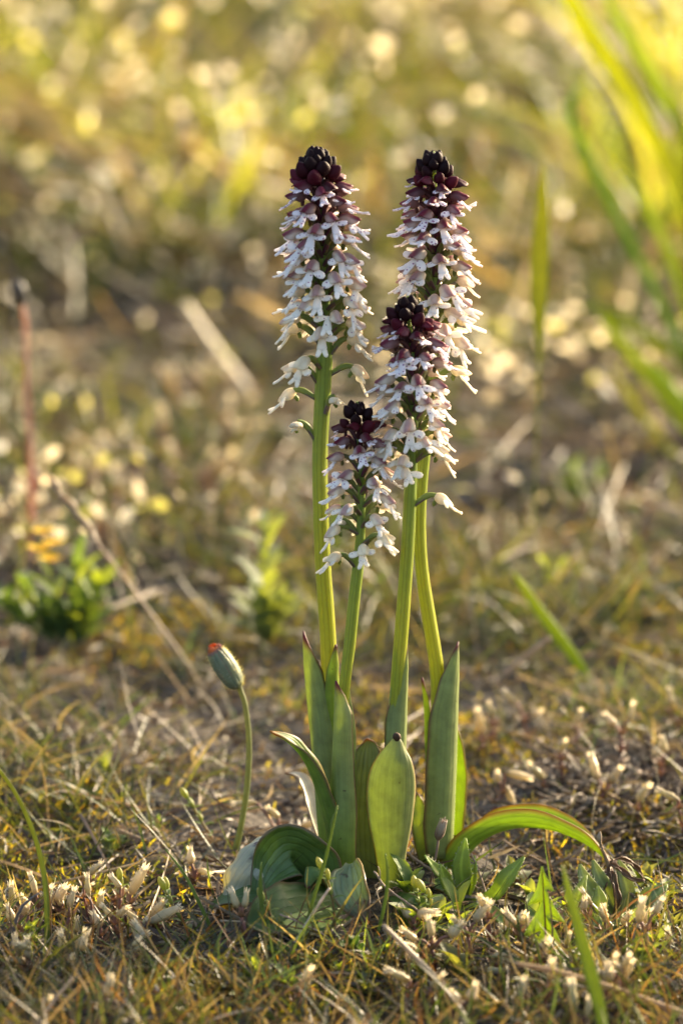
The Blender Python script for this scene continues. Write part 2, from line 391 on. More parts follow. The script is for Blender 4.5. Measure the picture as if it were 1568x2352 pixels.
def make_orchid(key, label, depth, stem, spike, extra, nbud, fs):
    base = P(stem[0][0], stem[0][1], depth)
    g = np.array([base[0], depth, float(height(base[0], depth)) - .002])
    root = thing('burnt_orchid', label, 'orchid', g, 'burnt orchids in bloom')
    rows = np.array([[*P(x, y, depth), d * .5 * PX * (1 + depth)] for x, y, d in stem])
    rows = np.vstack([[*g, rows[0, 3]], rows])
    c = spl(rows, 90)
    zt = (c[:, 2] - c[0, 2]) / (c[-1, 2] - c[0, 2])
    col = lerp(np.tile((.34, .37, .035), (90, 1)), np.tile((.19, .27, .06), (90, 1)), sstep(.3, .75, zt))
    mb = MB(); sweep(mb, c[:, :3], c[:, 3], c[:, 3], (0, 1, 0), 26, col, .035, 9)
    obj('stem', mb.mesh('stem', M_STEM, g), root)
    # the view row of every stem point, to find the place a flower grows from
    rel = c[:, :3] - CAM; dep = rel @ FWD; vy = 1176 - (rel @ UPV) / dep * (LENS / SENS) * 2352
    def at(y):
        i = np.argsort(vy); return np.array([np.interp(y, vy[i], c[i, q]) for q in range(4)])
    rg = np.random.default_rng(len(key) + ord(key[0]))
    def flower(y, ang, t, scale, droop, withered=False):
        p = at(y); ca, sa = math.cos(ang), math.sin(ang)
        p = p[:3] + np.array([ca, sa, 0]) * p[3] * .75
        M = Matrix.Translation(Vector(p - g)) @ Matrix.Rotation(ang, 4, 'Z') @ Matrix.Rotation(droop, 4, 'Y') @ Matrix.Rotation(rg.normal(0, .16), 4, 'X') @ Matrix.Scale(scale, 4)
        f = obj('flower', OVARY, root); f.matrix_local = M; f.color = (*ramp(OVRAMP, t), 1)
        h = obj('hood', WITHERED[rg.integers(3)] if withered else HOODS[rg.integers(4)], f, .00022)
        h.scale = (float(np.interp(t, [0, .25], [1.18, 1])),) * 3; h.location = tuple(mm(3.7, 0, 4.7) * (1 - h.scale[0]))
        h.color = (*((.30, .17, .08) if withered else ramp(HOODRAMP, min(1, max(0, t + rg.normal(0, .05))))), 1 if withered else float(np.interp(t, [0, .15, .4, 1], [.0, .15, .75, 1])))
        if not withered and t > .045:
            lp = obj('lip', LIPS[rg.integers(7)], f)
            lp.color = (*ramp([(0, (.92, .84, .90)), (.3, (.94, .91, .92)), (.7, (.95, .93, .88)), (1, (.95, .92, .82))], t), float(np.interp(t, [0, .4, 1], [1.1, .85, .55])))
            yaw = rg.normal(0, .12); lp.scale = (float(np.interp(t, [.04, .25], [.72, 1])),) * 3; lp.location = tuple(mm(6.0, 0, 4.2) * (1 - lp.scale[0])); lp.rotation_euler = (rg.normal(0, .12), rg.normal(0, .06), yaw)
        b = obj('bract', BRACT, f, .0002); b.color = (*ramp(BRRAMP, t), 1)
    y0, y1, n, a0 = spike
    for i in range(n):
        t = i / (n - 1)
        flower(y0 + (y1 - y0) * t ** 1.08 + rg.normal(0, 2), a0 + i * 2.39996 + rg.normal(0, .12), t * .92, fs * float(np.interp(t, [0, .12, .3, 1], [.74, .9, 1.0, 1.03])) * rg.uniform(.94, 1.06),
               float(np.interp(t, [0, .5, 1], [-.12, .05, .22])) + rg.normal(0, .09))
    for y, ang, droop, wd in extra:
        flower(y, math.radians(ang), 1.0, fs * 1.02, droop + float(rg.normal(0, .15)), wd)
    top = at(stem[-1][1])[:3]
    for i in range(nbud):
        t = (i + .4) / nbud; an = i * 2.39996 + a0
        rho = 5.2 * t ** .55 * fs; zz = (.9 - 6.8 * t ** 1.6) * fs
        ax = np.array([math.cos(an), math.sin(an), 0])
        p = at(stem[-1][1] + 5 + (8.6 * max(0, -zz)))[:3] * np.array([1, 1, 0]) + np.array([0, 0, top[2] + (zz - 3.6) * .001]) + ax * rho * .6 * .001
        tl = .15 + .75 * t
        b = obj('bud', BUDS[i % 3], root)
        b.matrix_local = Matrix.Translation(Vector(p - g)) @ Matrix.Rotation(an, 4, 'Z') @ Matrix.Rotation(tl, 4, 'Y') @ Matrix.Rotation(rg.uniform(0, 6), 4, 'Z') @ Matrix.Scale(fs * (.72 + .38 * t) * rg.uniform(.78, 1.2), 4)
        k = sstep(.62, 1, t); b.color = (*(float(q) for q in lerp((.014, .003, .004), (.085, .006, .016), k)), 1)
    ORCHID[key] = (root, depth)
    return root

R_ = math.radians
make_orchid('A', 'tall burnt orchid whose bare lower stem holds two withered flowers', 0.0,
            [(770, 2010, 42), (768, 1900, 41), (762, 1700, 40), (757, 1560, 38), (752, 1440, 38), (742, 1300, 37), (737, 1180, 36), (735, 1050, 36), (740, 930, 38), (745, 820, 38), (746, 740, 30), (742, 600, 20), (736, 480, 14), (730, 400, 10), (728, 342, 5)],
            (440, 790, 58, 4.4), [(815, -8, .15, 0), (862, 8, .35, 0), (845, 228, .2, 0), (880, 188, .25, 0), (918, 165, .6, 0), (950, 310, .0, 1), (1010, 185, .2, 1)], 24, 1.05)
make_orchid('B', 'tall burnt orchid standing behind the shorter one, its lower stem curving outward', .010,
            [(1005, 1990, 42), (1008, 1800, 41), (1007, 1620, 36), (1002, 1530, 34), (985, 1420, 33), (970, 1320, 31), (963, 1220, 31), (966, 1120, 31), (975, 1020, 31), (985, 900, 28), (993, 780, 25), (998, 650, 20), (999, 520, 14), (998, 430, 10), (996, 348, 5)],
            (444, 820, 58, 1.9), [(885, -6, .1, 0), (850, 150, .2, 0), (900, 200, .3, 0)], 21, 1.05)
make_orchid('C', 'middle-height burnt orchid in front, rising behind the broad oval leaf', -.010,
            [(900, 2030, 40), (902, 1900, 38), (906, 1700, 35), (913, 1560, 33), (922, 1450, 33), (930, 1340, 32), (938, 1220, 31), (943, 1100, 29), (948, 1000, 24), (950, 880, 18), (944, 780, 12), (938, 730, 9), (936, 680, 5)],
            (768, 1072, 46, 3.2), [(1060, -12, .15, 0), (1095, 265, .3, 0), (1160, -4, .2, 0), (1050, 215, .2, 0)], 18, 1.0)
make_orchid('D', 'shortest burnt orchid with a small spike between two taller stems', -.012,
            [(780, 2020, 30), (782, 1850, 29), (786, 1650, 27), (793, 1560, 27), (803, 1480, 28), (813, 1380, 28), (822, 1300, 27), (828, 1220, 22), (830, 1130, 18), (826, 1040, 12), (822, 985, 9), (820, 922, 5)],
            (1004, 1226, 27, 4.2), [(1300, 208, .1, 0), (1262, -12, .25, 0), (1275, 280, .2, 0), (1228, 190, .0, 1), (1250, 320, .2, 0)], 13, .93)

# --- orchid leaves: rows (x, y, depth shift, half width px, wrap)
rA, dA = ORCHID['A']; rB, dB = ORCHID['B']; rC, dC = ORCHID['C']; rD, dD = ORCHID['D']
lc = leaf_col
# sheaths round stem A
add_leaf(rA, [(742, 2010, -.002, 70, 130), (728, 1850, -.002, 82, 125), (718, 1720, -.001, 80, 125), (706, 1600, 0, 70, 120), (700, 1530, 0, 44, 110), (697, 1450, 0, 2, 40)], dA, (1, .3, .1), lc(GREYGREEN, .9, basec=YGREEN, edgec=PURPLE * 1.5), seed=1)
add_leaf(rA, [(780, 1850, -.002, 30, 100), (775, 1700, -.0028, 30, 100), (768, 1590, -.003, 26, 85), (768, 1530, -.003, 15, 60), (771, 1480, -.002, 1.5, 30)], dA, (-.5, 1, 0), lc(YGREEN, .9), seed=2)
# leaf curving out to the left
add_leaf(rA, [(765, 2020, -.010, 42, 80), (752, 1920, -.013, 62, 80), (728, 1820, -.016, 62, 70), (700, 1750, -.018, 50, 60), (664, 1705, -.020, 28, 50), (620, 1680, -.022, 2, 30)], dA, (.75, .05, .65), lc(GREEN, .9, (.25, .12, .02), basec=YGREEN * .8), seed=3)
# front sheath of D
add_leaf(rD, [(768, 2020, -.006, 62, 115), (766, 1900, -.007, 66, 115), (768, 1760, -.006, 56, 120), (772, 1660, -.006, 46, 120), (772, 1610, -.005, 30, 110), (772, 1564, -.005, 2, 50)], dD, (.8, .6, .05), lc(GREYGREEN, .88, basec=YGREEN, edgec=PURPLE * 1.5), nv=17, seed=4)
add_leaf(rD, [(800, 1950, .003, 24, 70), (806, 1800, .002, 22, 70), (806, 1690, .001, 18, 60), (800, 1610, .001, 9, 50), (797, 1568, .001, 1.5, 30)], dD, (-.5, 1, 0), lc(GREYGREEN, .92), seed=5)
# broad leaf with brown specks behind
add_leaf(rD, [(850, 2060, .004, 40, 40), (838, 1960, .004, 50, 45), (836, 1850, .004, 52, 45), (842, 1760, .005, 44, 40), (846, 1715, .006, 26, 35), (842, 1696, .006, 3, 20)], dD, (-.15, -1, .1), lc((.17, .22, .10), .9, (.32, .14, .02)), mat=M_LEAFB, seed=6)
# broad oval front leaf of C
add_leaf(rC, [(902, 2060, -.008, 36, 70), (900, 1980, -.010, 42, 60), (899, 1890, -.012, 62, 52), (901, 1810, -.013, 67, 50), (906, 1750, -.013, 50, 52), (910, 1710, -.012, 22, 60), (911, 1692, -.011, 4, 40)], dC, (-.1, 1, .05), lc(GREYGREEN * .92, .965, (.05, .03, .02), basec=GREYGREEN * .9), nu=36, nv=17, seed=7)
mbk = MB(); pk = P(911, 1694, dC - .0115)
sweep(mbk, np.array([pk + np.array([0, 0, -.001]), pk, pk + np.array([0, -.0004, .0007]), pk + np.array([.0002, -.001, .001])]), [.0005, .0012, .0011, .0005], [.0005, .001, .001, .0004], (0, 1, 0), 9, (.06, .035, .02))
obj('withered_tip', mbk.mesh('withered_tip', M_TWIG, rC.location), rC)
# sheath of C
add_leaf(rC, [(925, 1900, -.001, 60, 130), (929, 1740, -.001, 64, 132), (932, 1640, 0, 56, 132), (934, 1570, 0, 36, 125), (935, 1530, 0, 16, 100), (933, 1480, 0, 1.5, 40)], dC, (-1, .3, 0), lc(GREYGREEN, .86, edgec=PURPLE * 1.5), nv=17, seed=8)
add_leaf(rC, [(898, 1800, -.0005, 20, 90), (897, 1680, -.0005, 18, 90), (901, 1590, -.001, 12, 80), (908, 1530, -.001, 7, 60), (911, 1492, -.001, 1, 30)], dC, (.7, 1, 0), lc(GREYGREEN * 1.15, .93), seed=9)
# leaves of B
add_leaf(rB, [(1036, 1965, -.004, 80, 115), (1042, 1850, -.004, 92, 115), (1047, 1720, -.003, 90, 118), (1050, 1610, -.002, 74, 120), (1052, 1540, -.001, 44, 110), (1051, 1474, 0, 2, 40)], dB, (-1, .22, 0), lc(GREYGREEN, .94, edgec=PURPLE * 1.5), nv=17, seed=10)
add_leaf(rB, [(1030, 1970, .006, 40, 45), (1040, 1880, .008, 46, 45), (1046, 1800, .010, 46, 42), (1046, 1720, .010, 34, 40), (1040, 1650, .010, 4, 30)], dB, (-.55, -.8, .1), lc(YGREEN, .96), seed=11)
add_leaf(rB, [(995, 1950, .0, 32, 90), (985, 1850, .0, 24, 90), (980, 1720, .001, 20, 90), (976, 1620, .001, 12, 70), (969, 1556, .001, 1.5, 30)], dB, (.8, .6, 0), lc(YGREEN * .9, .9), seed=12)
# arching leaf to the right
add_leaf(rB, [(1030, 2020, -.004, 40, 80), (1070, 1965, -.006, 60, 90), (1120, 1922, -.008, 74, 95), (1190, 1900, -.010, 78, 98), (1270, 1906, -.012, 66, 95), (1345, 1938, -.013, 40, 80), (1408, 1988, -.014, 2, 40)], dB, (.1, .12, 1), lc(GREEN * 1.35, .95, (.18, .06, .02), edgec=(.20, .07, .02)), mat=plant_mat('orchid_leaf_arching', trans=.5, rough=.42, spec=.35, vein=9, vamt=.2, nscale=260, namt=.2, bump=.3, tint=(2.1, 1.75, .25), brown=(330, .70)), nu=40, seed=13)
add_leaf(rB, [(985, 2000, .002, 20, 40), (970, 1930, .004, 24, 40), (962, 1870, .006, 22, 40), (958, 1822, .008, 3, 30)], dB, (.1, -1, .2), lc(GREYGREEN * 1.2, .97), seed=14)
# low rosette on the left, bending over to the ground
add_leaf(rA, [(752, 2075, -.016, 30, 40), (738, 2030, -.018, 74, 30), (708, 1975, -.020, 96, 35), (668, 1952, -.022, 84, 40), (628, 1985, -.024, 62, 45), (600, 2040, -.026, 28, 50), (592, 2085, -.027, 3, 40)], dA, (-.35, -.9, -.1), lc(DKGREEN * 1.25, .93, (.08, .05, .03)), mat=M_LEAFB, nu=40, nv=17, wav=.0012, seed=15)
add_leaf(rA, [(700, 2010, -.014, 40, 45), (665, 1955, -.016, 62, 60), (606, 1942, -.019, 80, 70), (556, 1985, -.022, 78, 70), (520, 2050, -.022, 54, 60), (496, 2110, -.020, 4, 40)], dA, (.1, .4, -.9), lc((.40, .41, .30), .80, (.1, .06, .03), edgec=(.3, .26, .16)), mat=M_LEAFB, nu=36, nv=17, wav=.0011, seed=35)  # sunlit sheen of the drooping leaf put into this pale silvery colour
add_leaf(rA, [(770, 2060, -.014, 40, 40), (710, 2040, -.022, 60, 35), (640, 2045, -.026, 62, 30), (560, 2050, -.026, 50, 30), (500, 2075, -.022, 24, 30), (478, 2100, -.020, 3, 20)], dA, (.1, -.45, .9), lc(DKGREEN, .97, (.1, .08, .03)), nu=34, nv=15, wav=.0004, seed=16)
add_leaf(rD, [(800, 2075, -.018, 40, 30), (740, 2088, -.028, 82, 25), (680, 2098, -.036, 92, 22), (610, 2110, -.042, 64, 22), (565, 2128, -.044, 4, 20)], dD, (.1, -.55, .85), lc(DKGREEN * .9, .97, (.1, .08, .03)), nu=30, nv=15, wav=.0004, seed=17)
add_leaf(rD, [(775, 2060, -.014, 26, 60), (745, 2010, -.020, 30, 55), (722, 1998, -.024, 26, 50), (704, 2040, -.026, 4, 40)], dD, (-.2, .3, -.9), lc(DKGREEN * 1.2, .97), seed=18)
# folded leaf with a rotten tip in front
add_leaf(rD, [(806, 1985, -.020, 14, 60), (804, 2010, -.026, 50, 66), (812, 2050, -.032, 58, 66), (830, 2090, -.036, 38, 62), (845, 2125, -.040, 4, 40)], dD, (-.35, -.75, .55), lc((.20, .26, .13), .55, (.07, .035, .02), edge=.86, edgec=(.26, .16, .05)), mat=plant_mat('rotting_leaf', trans=.35, rough=.34, spec=.5, vein=7, vamt=.12, nscale=300, namt=.25, bump=.6, tint=(1.7, 1.5, .4), brown=(210, .62)), wav=.0004, seed=19)
add_leaf(rC, [(900, 2060, -.016, 26, 40), (930, 2075, -.026, 34, 40), (965, 2085, -.030, 30, 40), (1010, 2110, -.032, 4, 30)], dC, (0, -.4, .9), lc(DKGREEN * 1.3, .97), seed=20)
add_leaf(rB, [(1000, 2020, -.014, 30, 40), (1020, 2035, -.022, 36, 40), (1050, 2050, -.026, 30, 40), (1085, 2080, -.028, 4, 30)], dB, (0, -.4, .9), lc(DKGREEN * 1.4, .97), seed=21)
# bleached leaf behind
add_leaf(rA, [(745, 1960, .006, 26, 50), (725, 1880, .010, 30, 50), (706, 1820, .014, 26, 50), (688, 1785, .017, 16, 50), (655, 1775, .018, 2, 30)], dA, (.4, -.3, .8), lc((.52, .48, .36), .9, (.3, .15, .05)), mat=M_DRY, seed=22)

# ------------------------------------------------------------------ ground cover (nobody could count it)
def patch(x, y, f, s):
    return .5 + .25 * (np.sin(f * (x * 1.0 + y * .6) + s) + np.sin(f * (x * -.7 + y * 1.1) * 1.37 + 2 * s) * np.cos(f * y * .61 + s))

def scatter(n, y0, y1, dens=None, clear=True):
    """n points within sight, and a thinner spread going on to both sides"""
    out = []
    got = 0
    hwm = .0923 * (1 + y1) * 2.4 + .15
    while got < n:
        m = n * 2
        x = RNG.uniform(-hwm, hwm, m); y = RNG.uniform(y0, y1, m)
        inner = np.abs(x) < .0923 * (1 + y) * 1.3 + .05
        k = inner | ((np.abs(x) < .0923 * (1 + y) * 2.4 + .15) & (RNG.uniform(0, 1, m) < .5))
        if clear: k &= (((x + .012) / .034) ** 2 + ((y + .034) / .020) ** 2 > 1) & (((x - .012) / .022) ** 2 + ((y + .01) / .014) ** 2 > 1)
        if dens is not None: k &= RNG.uniform(0, 1, m) < dens(x, y)
        over = got + np.cumsum(k & inner) > n; k &= ~over
        out.append(np.stack([x[k], y[k]], -1)); got += int((k & inner).sum())
        if over.any(): break
    return np.concatenate(out)

def palette(n, cols, wts, jit=.2):
    w_ = np.array(wts, float); i = RNG.choice(len(cols), n, p=w_ / w_.sum())
    return np.array(cols)[i] * RNG.uniform(1 - jit, 1 + jit, (n, 1))

def ribbons(mb, base, d, L, W, bend, K, c0, c1, shape='blade', twist=0):
    """N curved ribbons: start, direction, length, width, curvature vector"""
    N = len(base); u = np.linspace(0, 1, K + 1)
    p = base[:, None] + L[:, None, None] * (d[:, None] * u[None, :, None] + bend[:, None] * (u ** 2)[None, :, None] * .5)
    t = unit(d[:, None] + bend[:, None] * u[None, :, None])
    ref = unit(RNG.normal(0, 1, (N, 3)))
    s = unit(np.cross(t, np.broadcast_to(ref[:, None], t.shape)))
    if twist:
        b = np.cross(t, s); a = (RNG.normal(0, twist, N)[:, None] * u[None])[..., None]
        s = s * np.cos(a) + b * np.sin(a)
    prof = {'blade': (1 - u ** 2.2) * .97 + .03, 'bit': np.sin(np.pi * (u * .9 + .06)) ** .6, 'fleck': np.sin(np.pi * (u * .96 + .02)), 'straw': np.ones(K + 1)}[shape]
    w_ = W[:, None, None] * .5 * prof[None, :, None]
    fold = np.cross(t, s) * w_ * .35
    v = np.stack([p - s * w_ + fold, p, p + s * w_ + fold], 2)       # N, K+1, 3, xyz
    n0 = (np.arange(N) * (K + 1) * 3)[:, None, None]
    i = np.arange(K)[None, :, None] * 3; j = np.arange(2)[None, None, :]
    a = n0 + i + j
    q = np.stack([a, a + 1, a + 4, a + 3], -1).reshape(-1, 4)
    c = c0[:, None] * (1 - u[None, :, None]) + c1[:, None] * u[None, :, None]
    c = np.repeat(c[:, :, None], 3, 2)
    mb.add(v.reshape(-1, 3), q, c.reshape(-1, 3))

def rdir(n, zmin, zmax):
    a = RNG.uniform(0, 2 * math.pi, n); z = RNG.uniform(zmin, zmax, n); r = np.sqrt(1 - np.clip(z, -1, 1) ** 2)
    return np.stack([np.cos(a) * r, np.sin(a) * r, z], -1)

def stuff(name, mb, mat, label):
    o = obj(name, mb.mesh(name, mat)); o['kind'] = 'stuff'; o['label'] = label; o['category'] = name.replace('_', ' ')
    return o

STRAW = (.40, .335, .225); TAN = (.26, .205, .14); BROWN = (.12, .085, .06); DARK = (.055, .038, .026); GREY = (.22, .185, .15)
OLIVE = (.14, .145, .06); GRN = (.085, .14, .045); YGRN = (.21, .25, .06); ORANGE = (.28, .15, .08); PALE = (.70, .63, .48); GOLD = (.34, .26, .11)

def on_ground(xy, dz=0):
    return np.stack([xy[:, 0], xy[:, 1], height(xy[:, 0], xy[:, 1]) + dz], -1)

def litter(n, y0, y1, L, W, name_mb, lift, cols, wts, dens=None, zr=(-.15, .45)):
    xy = scatter(n, y0, y1, dens=dens, clear=False); n = len(xy); b = on_ground(xy, RNG.uniform(-.0005, lift, n))
    c = palette(n, cols, wts, .35)
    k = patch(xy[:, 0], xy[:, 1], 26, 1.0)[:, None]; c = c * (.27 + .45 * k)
    ribbons(name_mb, b, rdir(n, *zr), RNG.uniform(*L, n), RNG.uniform(*W, n), rdir(n, -.7, .7) * RNG.uniform(.1, 1.4, (n, 1)), 3, c, c * RNG.uniform(.75, 1.2, (n, 1)), 'bit', .8)

mb = MB()
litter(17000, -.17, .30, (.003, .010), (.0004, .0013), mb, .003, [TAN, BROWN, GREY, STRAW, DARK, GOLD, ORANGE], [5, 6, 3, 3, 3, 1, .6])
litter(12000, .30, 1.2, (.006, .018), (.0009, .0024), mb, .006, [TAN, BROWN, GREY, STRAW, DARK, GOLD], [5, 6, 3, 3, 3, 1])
stuff('dry_litter', mb, M_DRY, 'crumbled brown plant litter covering the soil')

mb = MB()
def straws(n, y0, y1, L, W, zr, cols, wts, dens=None, bend=.5, lift=.004, K=5, shape='straw', shift=(0, 0, 0)):
    xy = scatter(n, y0, y1, dens=dens); n = len(xy); b = on_ground(xy, RNG.uniform(0, lift, n))
    c = palette(n, cols, wts, .25)
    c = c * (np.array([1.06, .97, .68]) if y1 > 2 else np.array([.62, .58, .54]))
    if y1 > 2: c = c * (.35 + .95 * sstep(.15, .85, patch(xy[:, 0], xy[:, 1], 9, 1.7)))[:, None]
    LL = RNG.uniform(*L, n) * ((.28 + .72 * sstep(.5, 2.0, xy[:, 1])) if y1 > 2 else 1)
    ribbons(mb, b, unit(rdir(n, *zr) + np.array(shift)), LL, RNG.uniform(*W, n), rdir(n, -.9, .1) * RNG.uniform(.05, bend, (n, 1)), K, c, c * RNG.uniform(.8, 1.15, (n, 1)), shape, .4)
straws(650, -.17, .30, (.015, .05), (.0005, .0010), (-.02, .22), [STRAW, TAN, GREY, BROWN], [4, 4, 2, 2])
straws(1600, .30, 1.2, (.03, .08), (.0008, .0018), (-.02, .35), [STRAW, TAN, GREY, BROWN], [4, 4, 2, 2])
FARD = lambda x, y: sstep(.45, 1.3, y) * (.25 + .75 * patch(x, y, 8, 9))
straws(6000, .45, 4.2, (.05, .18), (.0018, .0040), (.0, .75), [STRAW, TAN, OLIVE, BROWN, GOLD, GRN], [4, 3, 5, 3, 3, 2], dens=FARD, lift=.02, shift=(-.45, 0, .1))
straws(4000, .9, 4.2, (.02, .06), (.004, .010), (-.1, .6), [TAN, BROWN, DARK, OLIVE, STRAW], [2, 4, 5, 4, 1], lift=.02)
stuff('dry_grass', mb, M_DRY, 'bleached dry grass stalks lying over the meadow')

mb = MB()
def front(x, y): return sstep(-.015, -.075, y) * .95 + .05
straws(5200, -.17, .05, (.007, .026), (.0004, .0010), (.4, .98), [(.07, .115, .04), (.11, .115, .05), (.16, .19, .05), (.26, .14, .07), TAN, BROWN, STRAW], [5, 5, 1.6, 1.2, 3, 3, 1], dens=front, bend=.9, lift=.001, K=4, shape='blade')
straws(4200, -.02, .40, (.010, .036), (.0004, .0009), (.2, .9), [GRN, OLIVE, YGRN, TAN, STRAW, (.06, .085, .035)], [4, 5, 1, 2, 1.2, 3], dens=lambda x, y: sstep(.3, .8, patch(x, y, 22, 3)) * (.35 + .65 * sstep(.01, .05, y)), bend=1.1, lift=.001, K=5, shape='blade')
straws(5200, .25, 1.2, (.012, .05), (.0008, .0018), (.25, .95), [GRN, OLIVE, YGRN, TAN, (.06, .085, .035)], [4, 5, 1.2, 2, 4], dens=lambda x, y: patch(x, y, 14, 5) ** 2, bend=1.1, lift=.001, K=5, shape='blade')
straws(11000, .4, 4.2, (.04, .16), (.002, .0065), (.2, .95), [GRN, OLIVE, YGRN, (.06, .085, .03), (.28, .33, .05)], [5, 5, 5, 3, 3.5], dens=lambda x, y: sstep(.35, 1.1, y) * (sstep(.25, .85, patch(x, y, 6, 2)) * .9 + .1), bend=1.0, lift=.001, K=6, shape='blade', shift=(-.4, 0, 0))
stuff('grass', mb, M_GRASS, 'short green and browning grass blades over the meadow')

mb = MB()
def moss(n, y0, y1, L, W, f):
    xy = scatter(n, y0, y1, dens=lambda x, y: sstep(.5, .85, patch(x, y, f, 4.2)) * .95 + .02); n = len(xy); b = on_ground(xy, 0)
    c = palette(n, [(.20, .19, .04), (.28, .22, .05), (.12, .14, .035), (.16, .10, .04)], [3, 2, 3, 2])
    ribbons(mb, b, rdir(n, .3, 1), RNG.uniform(*L, n), RNG.uniform(*W, n), rdir(n, -.2, .8) * .7, 2, c, c * 1.2, 'bit')
moss(15000, -.17, .30, (.0015, .005), (.0005, .0011), 34)
moss(4000, .30, 1.2, (.003, .008), (.001, .002), 20)
stuff('moss', mb, M_HERB, 'olive and yellow moss in patches on the soil')

mb = MB()
def add_glints(n, y0, y1, L, W, hz):  # pale flecks added for bokeh highlights, standing in for glints off glossy grass
    xy = scatter(n, y0, y1, dens=lambda x, y: sstep(.35, .95, patch(x, y, 13, 7)) ** 2 + .02); n = len(xy); b = on_ground(xy, RNG.uniform(*hz, n))
    c = palette(n, [PALE, (.90, .80, .58), (.66, .62, .16), STRAW], [3, 6, 3, 1], .08)
    ribbons(mb, b, rdir(n, -.3, .9), RNG.uniform(*L, n), RNG.uniform(*W, n), rdir(n, -.5, .5) * .8, 4, c, c, 'fleck', .5)
add_glints(750, .30, 1.25, (.004, .008), (.003, .006), (.008, .030))
add_glints(2300, .8, 4.2, (.006, .012), (.005, .009), (.04, .15))
stuff('glint_flecks', mb, M_HUSK, 'pale flecks added as blurred sun glints through the far grass')

# ------------------------------------------------------------------ small plants
def gtag(o, p): pass
def path(rows, depth, n):
    """rows (x, y, diameter px[, depth shift]) -> spline points and radii"""
    r = []
    for row in rows:
        d = depth + (row[3] if len(row) > 3 else 0)
        r.append([*P(row[0], row[1], d), row[2] * .5 * PX * (1 + d)])
    c = spl(r, n); return c[:, :3], np.maximum(c[:, 3], 3e-5)

def stem_part(root, rows, depth, c0, c1, name='stem', mat=None, n=28, sides=8, foot=True, wob=0):
    p, r = path(rows, depth, n)
    if foot:
        g = np.array(root.location); p = np.vstack([g - np.array([0, 0, .003]), p]); r = np.r_[r[0], r]
    if wob: p = p + RNG.normal(0, wob, p.shape) * np.linspace(0, 1, len(p))[:, None]
    mb = MB(); sweep(mb, p, r, r, (0.02, 1, .05), sides, lerp(np.tile(c0, (len(p), 1)), np.tile(c1, (len(p), 1)), np.linspace(0, 1, len(p))), 0)
    return obj(name, mb.mesh(name, mat or M_HERB, root.location), root)

def capsule_mesh(k):
    rg = np.random.default_rng(400 + k); mb = MB()
    s = np.linspace(0, 1, 9); r = np.interp(s, [0, .12, .4, .75, 1], [.25, .9, 1.15, .85, .62])
    L = rg.uniform(3.6, 6.6); bend = rg.uniform(.2, 1.4); r = r * rg.uniform(.75, 1.1) * (1 + .12 * rg.normal(0, 1, 9) * (s > .2))
    p = np.stack([bend * s ** 2, 0 * s, L * s], -1) * .001
    base = np.array([[.33, .26, .16], [.60, .52, .33], [.72, .66, .48]]) * rg.uniform(.62, 1.0) * np.array([1, rg.uniform(.92, 1), rg.uniform(.8, 1)])
    c = np.stack([np.interp(s, [0, .3, 1], base[:, i]) for i in range(3)], -1)
    sweep(mb, p, r * .001, r * .001, (0, 1, 0), 10, c, .07, 5, closed=False)
    for i in range(7):                                   # frayed teeth at the mouth
        a = i / 7 * 6.283; d = np.array([math.cos(a), math.sin(a), 0])
        q = p[-1] + d * .00068
        leaf_surf(mb, np.array([[*(q + np.array([0, 0, -.0005])), .0003, 20], [*(q + d * .00015 + np.array([0, 0, .0007])), .00024, 20], [*(q + d * .0003 + np.array([0, 0, .0013])), .00003, 10]]), -d, lambda u, v: np.tile((.66, .58, .42), (len(u), 1)), 5, 3)
    for i in range(90):                                  # fine hairs
        a = rg.uniform(0, 6.283); z = rg.uniform(.05, 1); d = np.array([math.cos(a), math.sin(a), .25])
        q = np.array([np.interp(z, s, p[:, j]) for j in range(3)]) + d * np.array([1, 1, 0]) * np.interp(z, s, r) * .001
        e = q + d * .0007; n_ = np.array([-d[1], d[0], 0]) * .00004
        mb.add(np.array([q - n_, q + n_, e + n_ * .2, e - n_ * .2]), [[0, 1, 2, 3]], (.6, .54, .42))
    return mb.mesh('seed_capsule', M_HUSK)
CAPS = [capsule_mesh(i) for i in range(8)]
def sepal_mesh():
    mb = MB()
    for i in range(4):
        a = i * 1.57 + .4; d = np.array([math.cos(a), math.sin(a), 0])
        leaf_surf(mb, np.array([[*(d * .0001), .0004, 40], [*(d * .0012 + np.array([0, 0, .0008])), .0007, 40], [*(d * .0022 + np.array([0, 0, .0024])), .00005, 30]]), np.array([0, 0, 1.0]) - d, lambda u, v: np.tile((.22, .13, .07), (len(u), 1)), 6, 4)
    return mb.mesh('node_leaf', M_STALK)
NODE = sepal_mesh()

def orient(o, p, d, roll, s):
    q = Vector(d).to_track_quat('Z', 'Y')
    o.matrix_local = Matrix.Translation(Vector(p)) @ q.to_matrix().to_4x4() @ Matrix.Rotation(roll, 4, 'Z') @ Matrix.Scale(s, 4)

